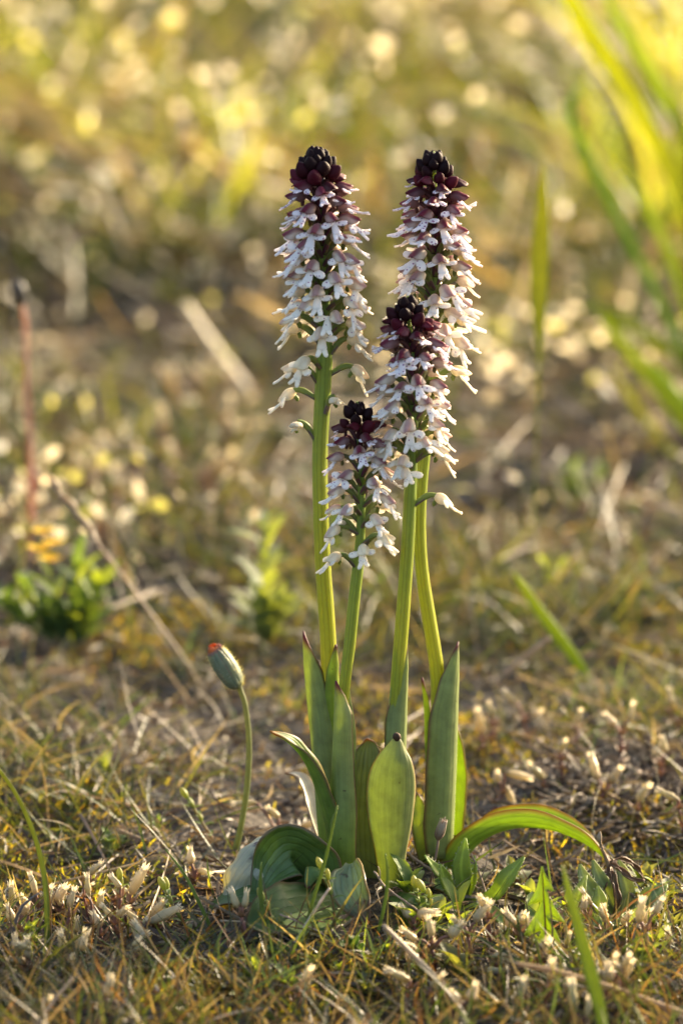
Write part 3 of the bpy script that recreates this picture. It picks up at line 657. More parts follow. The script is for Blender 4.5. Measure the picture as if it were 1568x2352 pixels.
def chickweed(base, heads, label, group, size=1.25, depth=None):
    """heads: view positions and lean of the capsules"""
    g = G(*base); root = thing('chickweed_stalk', label, 'seed stalk', g, group); d = g[1]
    hx = sum(h[0] for h in heads) / len(heads); hy = max(h[1] for h in heads) + 22
    fork = P(hx, hy, d)
    mid = (g + fork) / 2 + np.array([random.uniform(-.0015, .0015), random.uniform(-.001, .001), 0])
    c = spl(np.vstack([g - np.array([0, 0, .002]), mid, fork]), 12)
    mb = MB(); sweep(mb, c, .00042 * size, .00042 * size, (0, 1, .02), 7, lerp(np.tile((.14, .05, .05), (12, 1)), np.tile((.20, .09, .07), (12, 1)), np.linspace(0, 1, 12)))
    for x, y, tilt in heads:
        e = P(x, y, d)
        m2 = spl(np.vstack([fork, (fork + e) / 2 + np.array([0, 0, .0012]), e]), 7)
        sweep(mb, m2, .00032 * size, .00032 * size, (0, 1, .02), 6, (.22, .11, .08))
    st = obj('stem', mb.mesh('stem', M_STALK, g), root)
    for f in (.45, 1.0):
        nd = obj('node_leaf', NODE, root); orient(nd, (mid if f < 1 else fork) - g, (0, 0, 1), random.uniform(0, 6), size)
    for x, y, tilt in heads:
        o = obj('seed_capsule', CAPS[random.randrange(8)], root)
        orient(o, P(x, y, d) - g, (math.sin(R_(tilt)), random.uniform(-.7, .7), math.cos(R_(tilt)) + random.uniform(-.3, .1)), random.uniform(0, 6), size * random.uniform(.72, 1.12))
    return root

gR = 'chickweed seed stalks behind the arching leaf'
lab = 'chickweed stalk with {} papery capsule{} standing in the brown tangle behind the arching leaf'
for base, heads in [((1135, 1725), [(1132, 1650, -8)]), ((1225, 1730), [(1185, 1612, -55), (1222, 1640, 45)]), ((1330, 1745), [(1325, 1660, 8)]), ((1420, 1770), [(1408, 1668, -28), (1442, 1655, 32)]),
                    ((1292, 1800), [(1287, 1726, 10)]), ((1105, 1745), [(1106, 1685, -6)]), ((1250, 1830), [(1247, 1790, -30)]), ((1505, 1800), [(1500, 1740, 24), (1530, 1730, -20)]), ((1560, 1690), [(1540, 1620, -15)]), ((1475, 1890), [(1462, 1840, 20)]),
                    ((1385, 1850), [(1372, 1790, -20), (1398, 1800, 30)])]:
    chickweed(base, heads, lab.format(('one', 'two')[len(heads) - 1], '' if len(heads) == 1 else 's'), gR)
chickweed((1120, 1870), [(1142, 1792, -5), (1160, 1775, 88), (1160, 1805, 155)], 'chickweed stalk with three splayed papery capsules just beyond the arching leaf', gR)
chickweed((1575, 1950), [(1558, 1838, -80)], 'chickweed stalk with a nodding cream capsule beside the bare brown tangle', gR)
gL = 'chickweed seed stalks in the open litter near the curved sedge blade'
lab = 'chickweed stalk with {} bristly straw capsule{} in the litter beside the curved sedge blade'
for base, heads in [((165, 2170), [(160, 2085, 8)]), ((205, 2150), [(205, 2060, -10), (225, 2085, 30)]), ((225, 2190), [(232, 2130, -28)]), ((300, 2130), [(300, 2055, 28)]),
                    ((328, 2170), [(318, 2115, -50), (345, 2120, 50)]), ((355, 2150), [(352, 2105, 28)]), ((40, 2170), [(55, 2100, 12), (30, 2115, -20)]), ((215, 2060), [(208, 2010, 25)]), ((165, 2240), [(150, 2190, -12), (180, 2185, 20)]), ((75, 2250), [(70, 2200, -20)])]:
    chickweed(base, heads, lab.format(('one', 'two')[len(heads) - 1], '' if len(heads) == 1 else 's'), gL)
chickweed((455, 2040), [(440, 1985, -10), (455, 1998, 80)], 'chickweed stalk with a brown and a yellow tufted capsule beside the silvery drooping leaf', gL)
chickweed((560, 2190), [(548, 2085, -30), (560, 2085, 15)], 'single purple-stemmed chickweed stalk with a pink-straw capsule before the dark rosette leaves', gL)
chickweed((650, 1915), [(590, 1845, -75), (640, 1880, -30), (690, 1900, 60)], 'reddish chickweed stalk lying towards the rosette with three capsules behind the silvery leaf', gL)
gF = 'out-of-focus chickweed seed stalks below the orchids'
lab = 'blurred chickweed stalk with {} cream capsule{} in turf below the hairy-leaved herb'
for base, heads in [((985, 2250), [(955, 2160, -35), (990, 2150, -5), (1030, 2150, 35)]), ((1075, 2230), [(1060, 2130, -25), (1090, 2120, 25)]), ((1135, 2200), [(1120, 2090, -15)]), ((1165, 2260), [(1175, 2232, -80)]),
                    ((1245, 2240), [(1238, 2190, 5)]), ((1195, 2350), [(1192, 2290, 15)]), ((1265, 2320), [(1262, 2250, 8)]), ((1480, 2230), [(1465, 2120, 12), (1500, 2100, 25)]), ((1330, 2380), [(1320, 2330, -10), (1345, 2335, 20)]),
                    ((700, 2330), [(690, 2270, 30)]), ((260, 2330), [(250, 2290, -10)]), ((110, 2370), [(105, 2310, 10)]), ((1060, 2360), [(1050, 2300, -20), (1075, 2300, 30)]), ((1210, 2200), [(1200, 2120, 10), (1180, 2130, -30)])]:
    front_l = base[0] < 800
    chickweed(base, heads, ('blurred chickweed stalk with one cream capsule in turf below the dark rosette' if front_l else lab.format(('one', 'two', 'three')[len(heads) - 1], '' if len(heads) == 1 else 's')), gF, 1.25)

for k in range(34):
    bx, by = (random.uniform(0, 440), random.uniform(2090, 2260)) if k < 16 else (random.uniform(900, 1570), random.uniform(2130, 2340))
    hh = random.uniform(30, 75)
    hd = [(bx + random.uniform(-20, 20), by - hh, random.uniform(-60, 60))]
    if random.random() < .5: hd.append((bx + random.uniform(-30, 30), by - hh + random.uniform(-14, 14), random.uniform(-80, 80)))
    nm = 'one' if len(hd) == 1 else 'two'; pl = '' if len(hd) == 1 else 's'
    if k < 16: chickweed((bx, by), hd, 'chickweed stalk with {} bristly straw capsule{} in the litter beside the curved sedge blade'.format(nm, pl), gL, random.uniform(.8, 1.2))
    else: chickweed((bx, by), hd, lab.format(nm, pl), gF, random.uniform(.85, 1.25))
gM = 'far out-of-focus chickweed seed stalks behind the orchids'
for k in range(46):
    bx, by = (random.uniform(-20, 640), random.uniform(900, 1330)) if k < 32 else (random.uniform(1050, 1590), random.uniform(850, 1300))
    hh = random.uniform(60, 130) * (.75 if by < 1050 else 1)
    hd = [(bx + random.uniform(-25, 25), by - hh, random.uniform(-50, 50))]
    if random.random() < .6: hd.append((bx + random.uniform(-40, 40), by - hh + random.uniform(-25, 25), random.uniform(-80, 80)))
    chickweed((bx, by), hd, ('far blurred seed stalk with {} glowing beside the pink stalk' if k < 32 else 'far blurred seed stalk with {} under the tall grass').format('one cream capsule' if len(hd) == 1 else 'two cream capsules'), gM, random.uniform(1.3, 1.9))

# --- pod herbs
def pod_mesh():
    mb = MB(); s = np.linspace(0, 1, 8); r = np.sin(np.pi * (s * .93 + .03)) ** .7 * .00095
    sweep(mb, np.stack([0 * s, 0 * s, s * .0042], -1), r, r, (0, 1, 0), 9, lerp(np.tile((.17, .24, .05), (8, 1)), np.tile((.30, .31, .10), (8, 1)), s), .08, 4)
    return mb.mesh('seed_pod', M_HERB)
POD = pod_mesh()
def herb_leaf_mesh(L, W, name, col, wrap=35):
    mb = MB(); leaf_surf(mb, np.array([[0, 0, 0, W * .3, wrap], [L * .3, 0, L * .16, W, wrap], [L * .7, 0, L * .26, W * .8, wrap], [L, 0, L * .25, W * .05, 15]]), (-.2, 0, 1), lambda u, v: np.tile(col, (len(u), 1)), 9, 5)
    return mb.mesh(name, M_HERB)
SMALL_LEAF = herb_leaf_mesh(.0034, .0008, 'leaf', (.13, .19, .05))
def pod_herb(rows, label):
    g = G(*rows[0]); root = thing('pod_herb', label, 'herb', g, 'small herbs with green seed pods'); d = g[1]
    st = stem_part(root, [(x, y, 6) for x, y in rows], d, (.19, .12, .07), (.18, .2, .06))
    p, _ = path([(x, y, 6) for x, y in rows], d, 20)
    k = 0
    for i in range(2, 20, 3):
        for s in (0, 1):
            o = obj('leaf', SMALL_LEAF, root); o.matrix_local = Matrix.Translation(Vector(p[i] - g)) @ Matrix.Rotation(k * 1.57 + s * 3.14, 4, 'Z') @ Matrix.Scale(random.uniform(.7, 1.1), 4)
        k += 1
    for i, s in ((19, 1.0), (14, .8), (9, .7)):
        o = obj('seed_pod', POD, root); t = p[min(i + 1, 19)] - p[i - 1]; orient(o, p[i] - g, t / np.linalg.norm(t) + np.array([random.uniform(-.3, .3), 0, .2]) * (i < 19), 0, s * random.uniform(.9, 1.1))
pod_herb([(500, 1945), (485, 1920), (462, 1885), (445, 1855), (432, 1835)], 'pod-bearing herb leaning away from the silvery drooping leaf')
pod_herb([(285, 2100), (280, 2070), (277, 2042), (276, 2025)], 'small pod herb with a pale green pod beside a dark red bud')
pod_herb([(455, 2165), (430, 2130), (400, 2085), (380, 2045)], 'curved leafy pod herb rising from the litter before the rosette')
pod_herb([(385, 2140), (388, 2100), (385, 2070), (383, 2050)], 'short upright pod herb growing beside the curved pod herb')
pod_herb([(645, 2170), (640, 2130), (620, 2100), (606, 2070)], 'pod herb with a round pod just before the dark flat rosette leaf')
pod_herb([(770, 2140), (765, 2080), (755, 2030), (742, 2000)], 'pod herb with a yellow-green pod hanging before the two folded orchid leaves')
pod_herb([(970, 2130), (965, 2090), (958, 2060), (955, 2045)], 'small hairy pod herb with brown pods at the foot of the broad oval leaf')
pod_herb([(985, 2140), (975, 2100), (985, 2070), (975, 2050)], 'drooping pod herb beside the hairy-leaved herb')

# --- orange-tipped hawkweed bud
def hawkweed():
    g = G(538, 1968); d = g[1]; root = thing('hawkweed', 'single nodding hawkweed bud with orange tips on a bent grey-green stalk', 'flower bud', g)
    stem_part(root, [(540, 1955, 17), (553, 1900, 15), (567, 1810, 15), (572, 1710, 14), (564, 1625, 13), (552, 1585, 14), (545, 1568, 18)], d, (.15, .19, .09), (.18, .2, .12), n=36)
    p, r = path([(549, 1580, 16), (541, 1567, 42), (528, 1548, 54), (514, 1526, 55), (501, 1505, 48), (492, 1492, 38)], d, 16)
    mb = MB(); sweep(mb, p, r, r, (0, 1, 0), 14, lerp(np.tile((.24, .28, .19), (16, 1)), np.tile((.36, .2, .15), (16, 1)), np.linspace(0, 1, 16)), .05, 7)
    hd = obj('bud', mb.mesh('bud', M_HERB, g), root)
    t, nr, sd = frames(p, (0, 1, 0))
    for i in range(12):
        a = i / 12 * 6.283
        rows = []
        for q, w_ in ((1, 1.0), (4, 1.4), (9, 1.2), (13, .7), (15, .1)):
            o_ = sd[q] * math.cos(a) + nr[q] * math.sin(a); rows.append([*(p[q] + o_ * (r[q] * 1.01 + .00005)), w_ * .0010, 25])
        m2 = MB(); leaf_surf(m2, np.array(rows), -(sd[8] * math.cos(a) + nr[8] * math.sin(a)), lambda u, v: lerp(np.tile((.24, .28, .19), (len(u), 1)), np.tile((.30, .15, .11), (len(u), 1)), sstep(.75, 1, u)), 10, 4)
        obj('bract', m2.mesh('bract', M_HERB, g), hd, .0002)
    hb = MB(); rg = np.random.default_rng(77)
    for k in range(420):
        q = rg.integers(1, 15); a = rg.uniform(0, 6.283); o_ = sd[q] * math.cos(a) + nr[q] * math.sin(a)
        p0 = p[q] + o_ * r[q]; e = p0 + (o_ + (p[15] - p[0]) / .02 * rg.uniform(-.2, .5)) * .0009 * rg.uniform(.5, 1.3); w_ = unit(np.cross(e - p0, (0, 1, .3))) * .00005
        hb.add(np.array([p0 - w_, p0 + w_, e + w_ * .3, e - w_ * .3]), [[0, 1, 2, 3]], (.5, .5, .45) if k % 4 else (.05, .05, .05))
    ho = obj('hair', hb.mesh('hair', M_HERB, g), hd); ho['kind'] = 'stuff'
    for i in range(14):
        a = i / 14 * 6.283 * 2 + .3; o_ = sd[13] * math.cos(a) + nr[13] * math.sin(a)
        b0 = p[13] + o_ * r[13] * .7; e = p[15] + (p[15] - p[13]) * random.uniform(.2, 1.3) + o_ * r[15] * random.uniform(.2, 1.1)
        m2 = MB(); leaf_surf(m2, np.array([[*b0, .0009, 30], [*((b0 + e) / 2 + o_ * .0004), .001, 30], [*e, .0005, 20]]), -o_, lambda u, v: np.tile((.62, .20, .06) if i % 3 else (.45, .12, .10), (len(u), 1)), 6, 4)
        obj('petal', m2.mesh('petal', M_HUSK, g), hd, .0002)
hawkweed()

# --- grass culms, blades
def blade_part(root, rows, depth, facing, c0, c1, name='blade', mat=None, wrap=35, nu=26, seed=0, thick=.00025, shape=None):
    ctrl = []
    for row in rows:
        x, y, w_ = row[:3]; dd = depth + (row[3] if len(row) > 3 else 0)
        ctrl.append([*P(x, y, dd), max(.5, w_) * .5 * PX * (1 + dd), wrap])
    mb = MB(); leaf_surf(mb, np.array(ctrl), facing, lambda u, v: lerp(np.tile(c0, (len(u), 1)), np.tile(c1, (len(u), 1)), u), nu, 5, 0, seed)
    return obj(name, mb.mesh(name, mat or M_GRASS, root.location), root, thick)

def single_blade(name, label, cat, base, rows, facing, c0, c1, group=None, mat=None, wrap=35):
    g = G(*base); root = thing(name, label, cat, g, group)
    blade_part(root, [(base[0], base[1] + 4, rows[0][2])] + rows, g[1], facing, c0, c1, 'blade', mat, wrap)
    return root, g[1]

r, d = single_blade('sedge', 'curved green sedge blade arching out of the litter, alone', 'sedge', (110, 2190), [(111, 2120, 22), (109, 2050, 24), (98, 1975, 23), (75, 1900, 20), (40, 1825, 17), (0, 1768, 13), (-50, 1712, 5)], (-.8, -.6, .2), (.15, .2, .05), (.24, .27, .06))
blade_part(r, [(116, 2185, 9), (118, 2120, 9), (116, 2070, 8), (108, 2010, 4)], d, (-.6, -.3, .6), TAN, (.4, .2, .08), mat=M_DRY)
single_blade('grass_plant', 'broad blurred green grass blade standing in the foreground turf', 'grass', (1395, 2440), [(1385, 2350, 34), (1362, 2250, 40), (1335, 2150, 36), (1310, 2060, 24), (1290, 1985, 3)], (-.5, -.8, .1), (.17, .23, .05), (.24, .3, .06))
r, d = single_blade('grass_plant', 'bright yellow-green grass blade leaning from the grass tuft beyond the seed stalks', 'grass', (1365, 1580), [(1335, 1530, 30), (1280, 1455, 36), (1235, 1395, 33), (1205, 1350, 24), (1180, 1318, 8)], (-.7, -.6, .4), (.18, .26, .04), (.30, .36, .05))

def straw_thing(label, rows, depth, col, w_=None):
    p, rr = path(rows, depth, 24); g = np.array([p[0][0], p[0][1], height(p[0][0], p[0][1])])
    root_o = None
    mb = MB(); sweep(mb, p, rr, rr, (0, 1, .1), 8, np.tile(col, (24, 1)) * np.random.default_rng(int(rows[0][0])).uniform(.8, 1.15, (24, 1)), .06, 5)
    o = obj('straw', mb.mesh('straw', M_DRY, g)); o.location = g
    return tag(o, label, 'straw')
straw_thing('pale dry straw leaning up against the folded rotting leaf', [(662, 2195, 9), (700, 2130, 9), (730, 2080, 8), (757, 2040, 6)], G(662, 2195)[1], (.55, .47, .36))
straw_thing('thick tan straw lying across the foreground turf below the hairy-leaved herb', [(880, 2125, 10), (950, 2195, 13), (1030, 2275, 14), (1125, 2370, 14)], -.095, (.45, .36, .24))
straw_thing('long brown straw lying over the turf in front of the broad blurred blade', [(1180, 2212, 12), (1280, 2232, 14), (1400, 2268, 16), (1600, 2340, 18)], -.108, (.42, .28, .14))
straw_thing('tan dry stalk lying in the shade behind the hawkweed stalk', [(270, 1905, 10), (330, 1930, 10), (420, 1960, 8)], G(300, 1945)[1], (.4, .29, .17))
straw_thing('grey-tan stalk slanting over the ground behind the bright leaning blade', [(1125, 1580, 12), (1190, 1520, 14), (1262, 1465, 12)], G(1125, 1590)[1], (.42, .31, .2))
straw_thing('orange dry stalk lying on the bare ground under the tall green blades', [(1440, 1125, 24), (1500, 1160, 26), (1590, 1215, 26)], G(1440, 1150)[1], (.45, .2, .07))
straw_thing('pale fallen stalk in the brown litter beyond the broad leafy weed', [(420, 700, 30), (480, 790, 32), (570, 905, 30)], G(570, 930)[1], (.5, .43, .28))

def culm():
    g = G(480, 1602); d = g[1]; root = thing('grass_culm', 'slanting thin grass culm with a pinched straw seed head', 'grass', g)
    stem_part(root, [(470, 1590, 6), (420, 1510, 7), (340, 1400, 7), (265, 1300, 6), (215, 1238, 6), (160, 1165, 4), (110, 1100, 2)], d, (.2, .17, .10), (.34, .22, .19), mat=M_GRASS, n=40)
    for i, (x, y, L) in enumerate([(232, 1258, 62), (215, 1238, 66), (198, 1212, 62), (180, 1190, 60), (160, 1165, 60), (140, 1140, 56)]):
        blade_part(root, [(x, y, 2), (x - L * .3 + (i % 2) * 9, y - L * .42, 15), (x - L * .55 + (i % 2) * 8, y - L * .75, 11), (x - L * .72, y - L * 1.0, 1)], d, (0, 1, 0), (.45, .36, .24), (.55, .46, .32), 'spikelet', M_HUSK, 60, 14)
culm()

def tall_grass():
    g = G(1216, 1432); d = g[1]; root = thing('tall_grass', 'single broad olive-green grass blade standing beside the taller orchids, out of focus', 'grass', g)
    blade_part(root, [(1216, 1434, 5), (1222, 1250, 4), (1230, 1050, 4), (1236, 880, 6), (1240, 800, 14), (1240, 730, 44), (1242, 660, 60), (1246, 570, 64), (1248, 480, 46), (1247, 420, 26), (1245, 370, 2)], d, (-.75, -.65, 0), (.16, .2, .04), (.30, .32, .02), wrap=30, nu=44)
tall_grass()

def right_tuft():
    g = G(1690, 1060); d = g[1]; root = thing('tall_grass', 'tall bright yellow-green grass tuft arching over the meadow, far out of focus', 'grass', g)
    k = 1.45
    for rows, c in [([(1690, 1060, 20), (1660, 800, 44), (1580, 480, 50), (1480, 270, 50), (1400, 140, 52), (1310, 0, 50), (1250, -90, 4)], (.34, .38, .04)),
                    ([(1690, 1060, 20), (1690, 800, 40), (1620, 420, 44), (1510, 190, 40), (1420, 40, 34), (1380, -40, 3)], (.26, .33, .05)),
                    ([(1690, 1060, 20), (1640, 900, 30), (1560, 640, 34), (1490, 480, 30), (1440, 400, 3)], (.24, .3, .05)),
                    ([(1690, 1060, 18), (1600, 1000, 34), (1480, 850, 36), (1400, 745, 30), (1362, 690, 3)], (.24, .30, .04)),
                    ([(1690, 1060, 18), (1650, 1100, 26), (1600, 1090, 26), (1520, 1010, 28), (1440, 900, 24), (1400, 840, 3)], (.25, .27, .06)),
                    ([(1690, 1060, 16), (1600, 960, 34), (1530, 880, 36), (1500, 840, 20), (1495, 830, 3)], (.22, .3, .08)),
                    ([(1690, 1060, 16), (1600, 860, 30), (1500, 780, 30), (1400, 720, 24), (1330, 705, 3)], (.18, .22, .04)),
                    ([(1690, 1060, 16), (1610, 780, 34), (1590, 480, 40), (1560, 280, 34), (1555, 180, 3)], (.3, .34, .05)),
                    ([(1690, 1060, 16), (1520, 700, 26), (1380, 420, 30), (1310, 260, 26), (1335, 190, 3)], (.15, .24, .04))]:
        blade_part(root, [(x, y, w_ * 1.05) for x, y, w_ in rows], d, (-.75, -.6, .2), np.array(c) * 1.0, np.array(c) * 1.3, wrap=25)
right_tuft()

BLADES = []
for i in range(6):
    rg = np.random.default_rng(500 + i); b = rg.uniform(.25, .95)
    mb_ = MB(); t_ = np.linspace(0, 1, 6)
    leaf_surf(mb_, np.stack([b * t_ ** 2 * .8, .1 * rg.normal() * t_ ** 2, t_ - b * .45 * t_ ** 2, .011 * np.array([.9, 1, 1, .9, .6, .04]), np.full(6, 35.)], -1), (-1, 0, .5), lambda u, v: np.ones((len(u), 3)), 12, 3)
    BLADES.append(mb_)
def tuft(base, n, L, label, cols, spread=.5, group='grass tufts in the meadow', w_=1.0):
    g = G(*base); root = thing('grass_tuft', label, 'grass', g, group)
    for i in range(n):
        me = TUFTM[random.randrange(len(BLADES))][cols[random.randrange(len(cols))]]
        o = obj('blade', me, root); a = random.uniform(0, 6.283); l_ = L * random.uniform(.45, 1.1)
        o.matrix_local = Matrix.Translation((random.gauss(0, .0025), random.gauss(0, .0025), -.001)) @ Matrix.Rotation(a, 4, 'Z') @ Matrix.Rotation(abs(random.gauss(0, spread)), 4, 'Y') @ Matrix.Diagonal((l_, l_ * w_, l_, 1))
    return root
TCOL = {'green': (.11, .18, .045), 'olive': (.16, .17, .055), 'bright': (.22, .29, .05), 'straw': STRAW, 'tan': TAN, 'lemon': (.36, .37, .06)}  # lemon is a brightened yellow standing in for the hazy corner glow
TUFTM = []
for b in BLADES:
    dct = {}
    for k_, c_ in TCOL.items():
        b.c = [np.tile(c_, (len(b.v[0]), 1)) * np.linspace(.8, 1.2, len(b.v[0]))[:, None]]
        dct[k_] = b.mesh('blade', M_DRY if k_ in ('straw', 'tan') else M_GRASS)
    TUFTM.append(dct)
for base, n, L, label, cols, sp in [
    ((1400, 1620), 26, .026, 'bushy green grass tuft at the foot of the bright leaning blade', ['green', 'olive', 'bright', 'straw'], .55),
    ((1500, 1640), 26, .028, 'upright green grass tuft beyond the forked seed stalk', ['green', 'olive', 'bright', 'tan'], .45),
    ((560, 1690), 24, .030, 'arching thin grass tuft behind the hawkweed bud', ['olive', 'green', 'straw', 'straw'], .8),
    ((470, 1800), 22, .026, 'shaggy olive grass tuft in the shade beside the hawkweed stalk', ['olive', 'green', 'tan'], .9),
    ((250, 1700), 18, .028, 'thin dry grass tuft under the slanting culm', ['olive', 'straw', 'tan'], .8),
    ((230, 1960), 12, .020, 'faded upright grass tuft standing behind the open litter', ['tan', 'tan', 'olive'], .25),
    ((140, 1850), 9, .013, 'little blue-green grass seedling tuft in bare litter', ['green', 'green'], .7),
    ((1340, 1790), 16, .020, 'arching grass tuft among the capsule stalks', ['olive', 'green', 'straw'], .9),
    ((660, 1640), 16, .026, 'wispy grass tuft behind the leaf that curves outward', ['olive', 'straw', 'green'], .8),
    ((1130, 1480), 20, .030, 'dark green grass tuft behind the curving orchid stem', ['green', 'olive'], .7),
    ((440, 1560), 18, .032, 'grass tuft at the foot of the slanting culm', ['green', 'olive', 'straw'], .7),
    ((60, 1620), 16, .030, 'grass tuft under the leafy yellow-flowered weed', ['green', 'olive', 'straw'], .8),
    ((820, 2230), 18, .016, 'short green grass tuft in the turf before the orchids', ['green', 'bright', 'olive'], .6),
    ((590, 2260), 16, .020, 'fine grass tuft in the turf before the dark rosette', ['green', 'bright', 'tan'], .5),
    ((1510, 620), 26, .24, 'far yellow grass tuft added for haze glow behind the bright arching grass', ['lemon', 'bright', 'lemon'], .35),  # this tuft and the next two are added to imitate lens haze
    ((1340, 560), 18, .20, 'far yellow grass tuft added for haze glow behind the single olive-green blade', ['lemon', 'bright', 'straw'], .35),
    ((1600, 480), 24, .30, 'farthest tall yellow grass tuft added for haze glow at the meadow edge', ['lemon', 'lemon', 'straw'], .3),
    ((430, 2240), 14, .018, 'fine grass tuft in the turf before the pod herbs', ['green', 'olive', 'tan'], .5)]:
    tuft(base, n, L, label, cols, sp)
for rows, lb in [([(700, 2160, 9), (715, 2080, 10), (745, 1980, 9), (775, 1850, 4)], 'slender green blade crossing in front of the folded sheath leaf'),
                 ([(620, 2170, 9), (604, 2100, 11), (598, 2040, 10), (600, 1980, 3)], 'slender green blade standing before the blotched drooping leaf'),
                 ([(500, 2170, 8), (470, 2100, 9), (425, 2010, 7), (380, 1950, 3)], 'slender green blade leaning over the tufted capsule'),
                 ([(860, 2170, 8), (880, 2090, 9), (890, 2020, 8), (885, 1960, 3)], 'slender green blade before the base of the broad oval leaf')]:
    single_blade('grass_plant', lb, 'grass', (rows[0][0], rows[0][1] + 10), rows, (.3, -1, .2), (.11, .17, .04), (.18, .24, .05), 'slender blades before the orchids')

# --- far leafy weeds
def pinkstem():
    g = G(66, 1335); d = g[1] ; root = thing('seed_head_stalk', 'tall blurred pink stalk topped by a dark nodding bud', 'flower stalk', g)
    stem_part(root, [(66, 1330, 15), (73, 1180, 15), (70, 1030, 14), (62, 880, 13), (60, 760, 11), (52, 690, 9)], d, (.33, .20, .23), (.36, .25, .27), n=30)
    p, r = path([(54, 700, 12), (50, 684, 28), (44, 666, 33), (40, 652, 25), (36, 644, 10)], d, 12)
    mb = MB(); sweep(mb, p, r, r, (0, 1, 0), 14, (.09, .09, .10), .2, 5)
    obj('bud', mb.mesh('bud', M_HERB, g), root)
pinkstem()
BIGLEAF = {k_: herb_leaf_mesh(1, .17, 'leaf', c_) for k_, c_ in {'green': (.09, .15, .06), 'grey': (.17, .22, .12), 'bright': (.16, .22, .055)}.items()}
def weed(base, tops, label, col, L, nleaf=14, flowers=(), stemc=(.16, .19, .07)):
    g = G(*base); d = g[1]; root = thing('leafy_weed', label, 'weed', g, 'leafy weeds behind the orchids')
    for j, (x, y) in enumerate(tops):
        rows = [(base[0] + (x - base[0]) * .15, base[1] - 6, 9), (base[0] + (x - base[0]) * .6, (base[1] + y) / 2, 8), (x, y, 5)]
        stem_part(root, rows, d, stemc, stemc, n=14)
        p, _ = path(rows, d, nleaf)
        for i in range(nleaf):
            o = obj('leaf', BIGLEAF[col if random.random() < .9 else 'bright'], root); s = L * random.uniform(.6, 1.1) * (1 - .35 * i / nleaf)
            o.matrix_local = Matrix.Translation(Vector(p[i] - g)) @ Matrix.Rotation(i * 2.4 + j, 4, 'Z') @ Matrix.Rotation(-random.uniform(.1, .8), 4, 'Y') @ Matrix.Scale(s, 4)
    for x, y in flowers:
        e = P(x, y, d)
        m2 = MB()
        for i in range(10):
            a = i / 10 * 6.283; dv = np.array([math.cos(a), math.sin(a) * .8, .35])
            dv = dv * random.uniform(.5, .9); leaf_surf(m2, np.array([[*(e), .0006, 25], [*(e + dv * .0035), .0014, 25], [*(e + dv * .006), .0004, 15]]), (0, 0, 1), lambda u, v: np.tile((.9, .66, .03), (len(u), 1)), 6, 3)
        obj('flower', m2.mesh('flower', M_HUSK, g), root)
weed((175, 1490), [(175, 1300), (115, 1330), (235, 1345), (60, 1370), (15, 1400), (200, 1400), (-20, 1380)], 'bushy green weed with blurred yellow flowers beside the pink stalk', 'green', .020, 12, [(100, 1225), (128, 1250), (92, 1265), (118, 1288)])
weed((612, 1490), [(608, 1200), (590, 1400), (640, 1410)], 'upright grey-green leafy weed shoot behind the hawkweed bud', 'grey', .020, 22)
weed((880, 1440), [(880, 1310), (850, 1350)], 'small blurred green weed seen between the orchid stems', 'green', .009, 10)
weed((1250, 1390), [(1250, 1290), (1290, 1310)], 'blurred blue-green weed on the ground beyond the bright leaning blade', 'grey', .013, 9)
weed((1300, 1180), [(1310, 1080), (1370, 1100)], 'dark green weed clump out of focus under the tall grass', 'green', .018, 9)
weed((770, 1290), [(770, 1200)], 'blurred green weed shoot behind the shortest orchid', 'green', .014, 9)

# --- hairy-leaved herb
def hairs(mb, q, n, L, rg):
    """short hairs on a leaf grid q (nu, nv, 3)"""
    nu, nv = q.shape[:2]; c = q.mean((0, 1))
    for k in range(n):
        i = rg.integers(1, nu - 1); j = rg.choice([0, nv - 1, rg.integers(nv)])
        p = q[i, j]; d = unit(unit(p - q[i, nv // 2] + 1e-6) * (1 if j in (0, nv - 1) else .1) + np.array([0, -.3, .7]) + rg.normal(0, .3, 3)) * L * rg.uniform(.6, 1.2)
        s = unit(np.cross(d, (0.3, 1, .2))) * .00004
        mb.add(np.array([p - s, p + s, p + d + s * .2, p + d - s * .2]), [[0, 1, 2, 3]], (.5, .52, .4))
M_HAIR = plant_mat('leaf_hair', trans=.4, rough=.4, spec=.5, namt=0, bump=0, tint=(1.1, 1.05, .9))
def hairy_leaf(root, rows, d, facing, col, seed, tip=(.2, .2, .06), wrap=35, nh=170):
    ctrl = px_ctrl([(x, y, dd, hw, wrap) for x, y, dd, hw in rows], d)
    mb = MB(); leaf_surf(mb, ctrl, facing, lambda u, v: lerp(np.tile(col, (len(u), 1)), np.tile(np.array(col) * 1.5, (len(u), 1)), np.exp(-(v / .12) ** 2)), 16, 9, .0002, seed)
    o = obj('leaf', mb.mesh('leaf', M_HERB, root.location), root, .0004)
    h = MB(); hairs(h, mb.v[0].reshape(16, 9, 3), nh, .0008, np.random.default_rng(seed))
    ho = obj('hair', h.mesh('hair', M_HAIR, root.location), o); ho['kind'] = 'stuff'
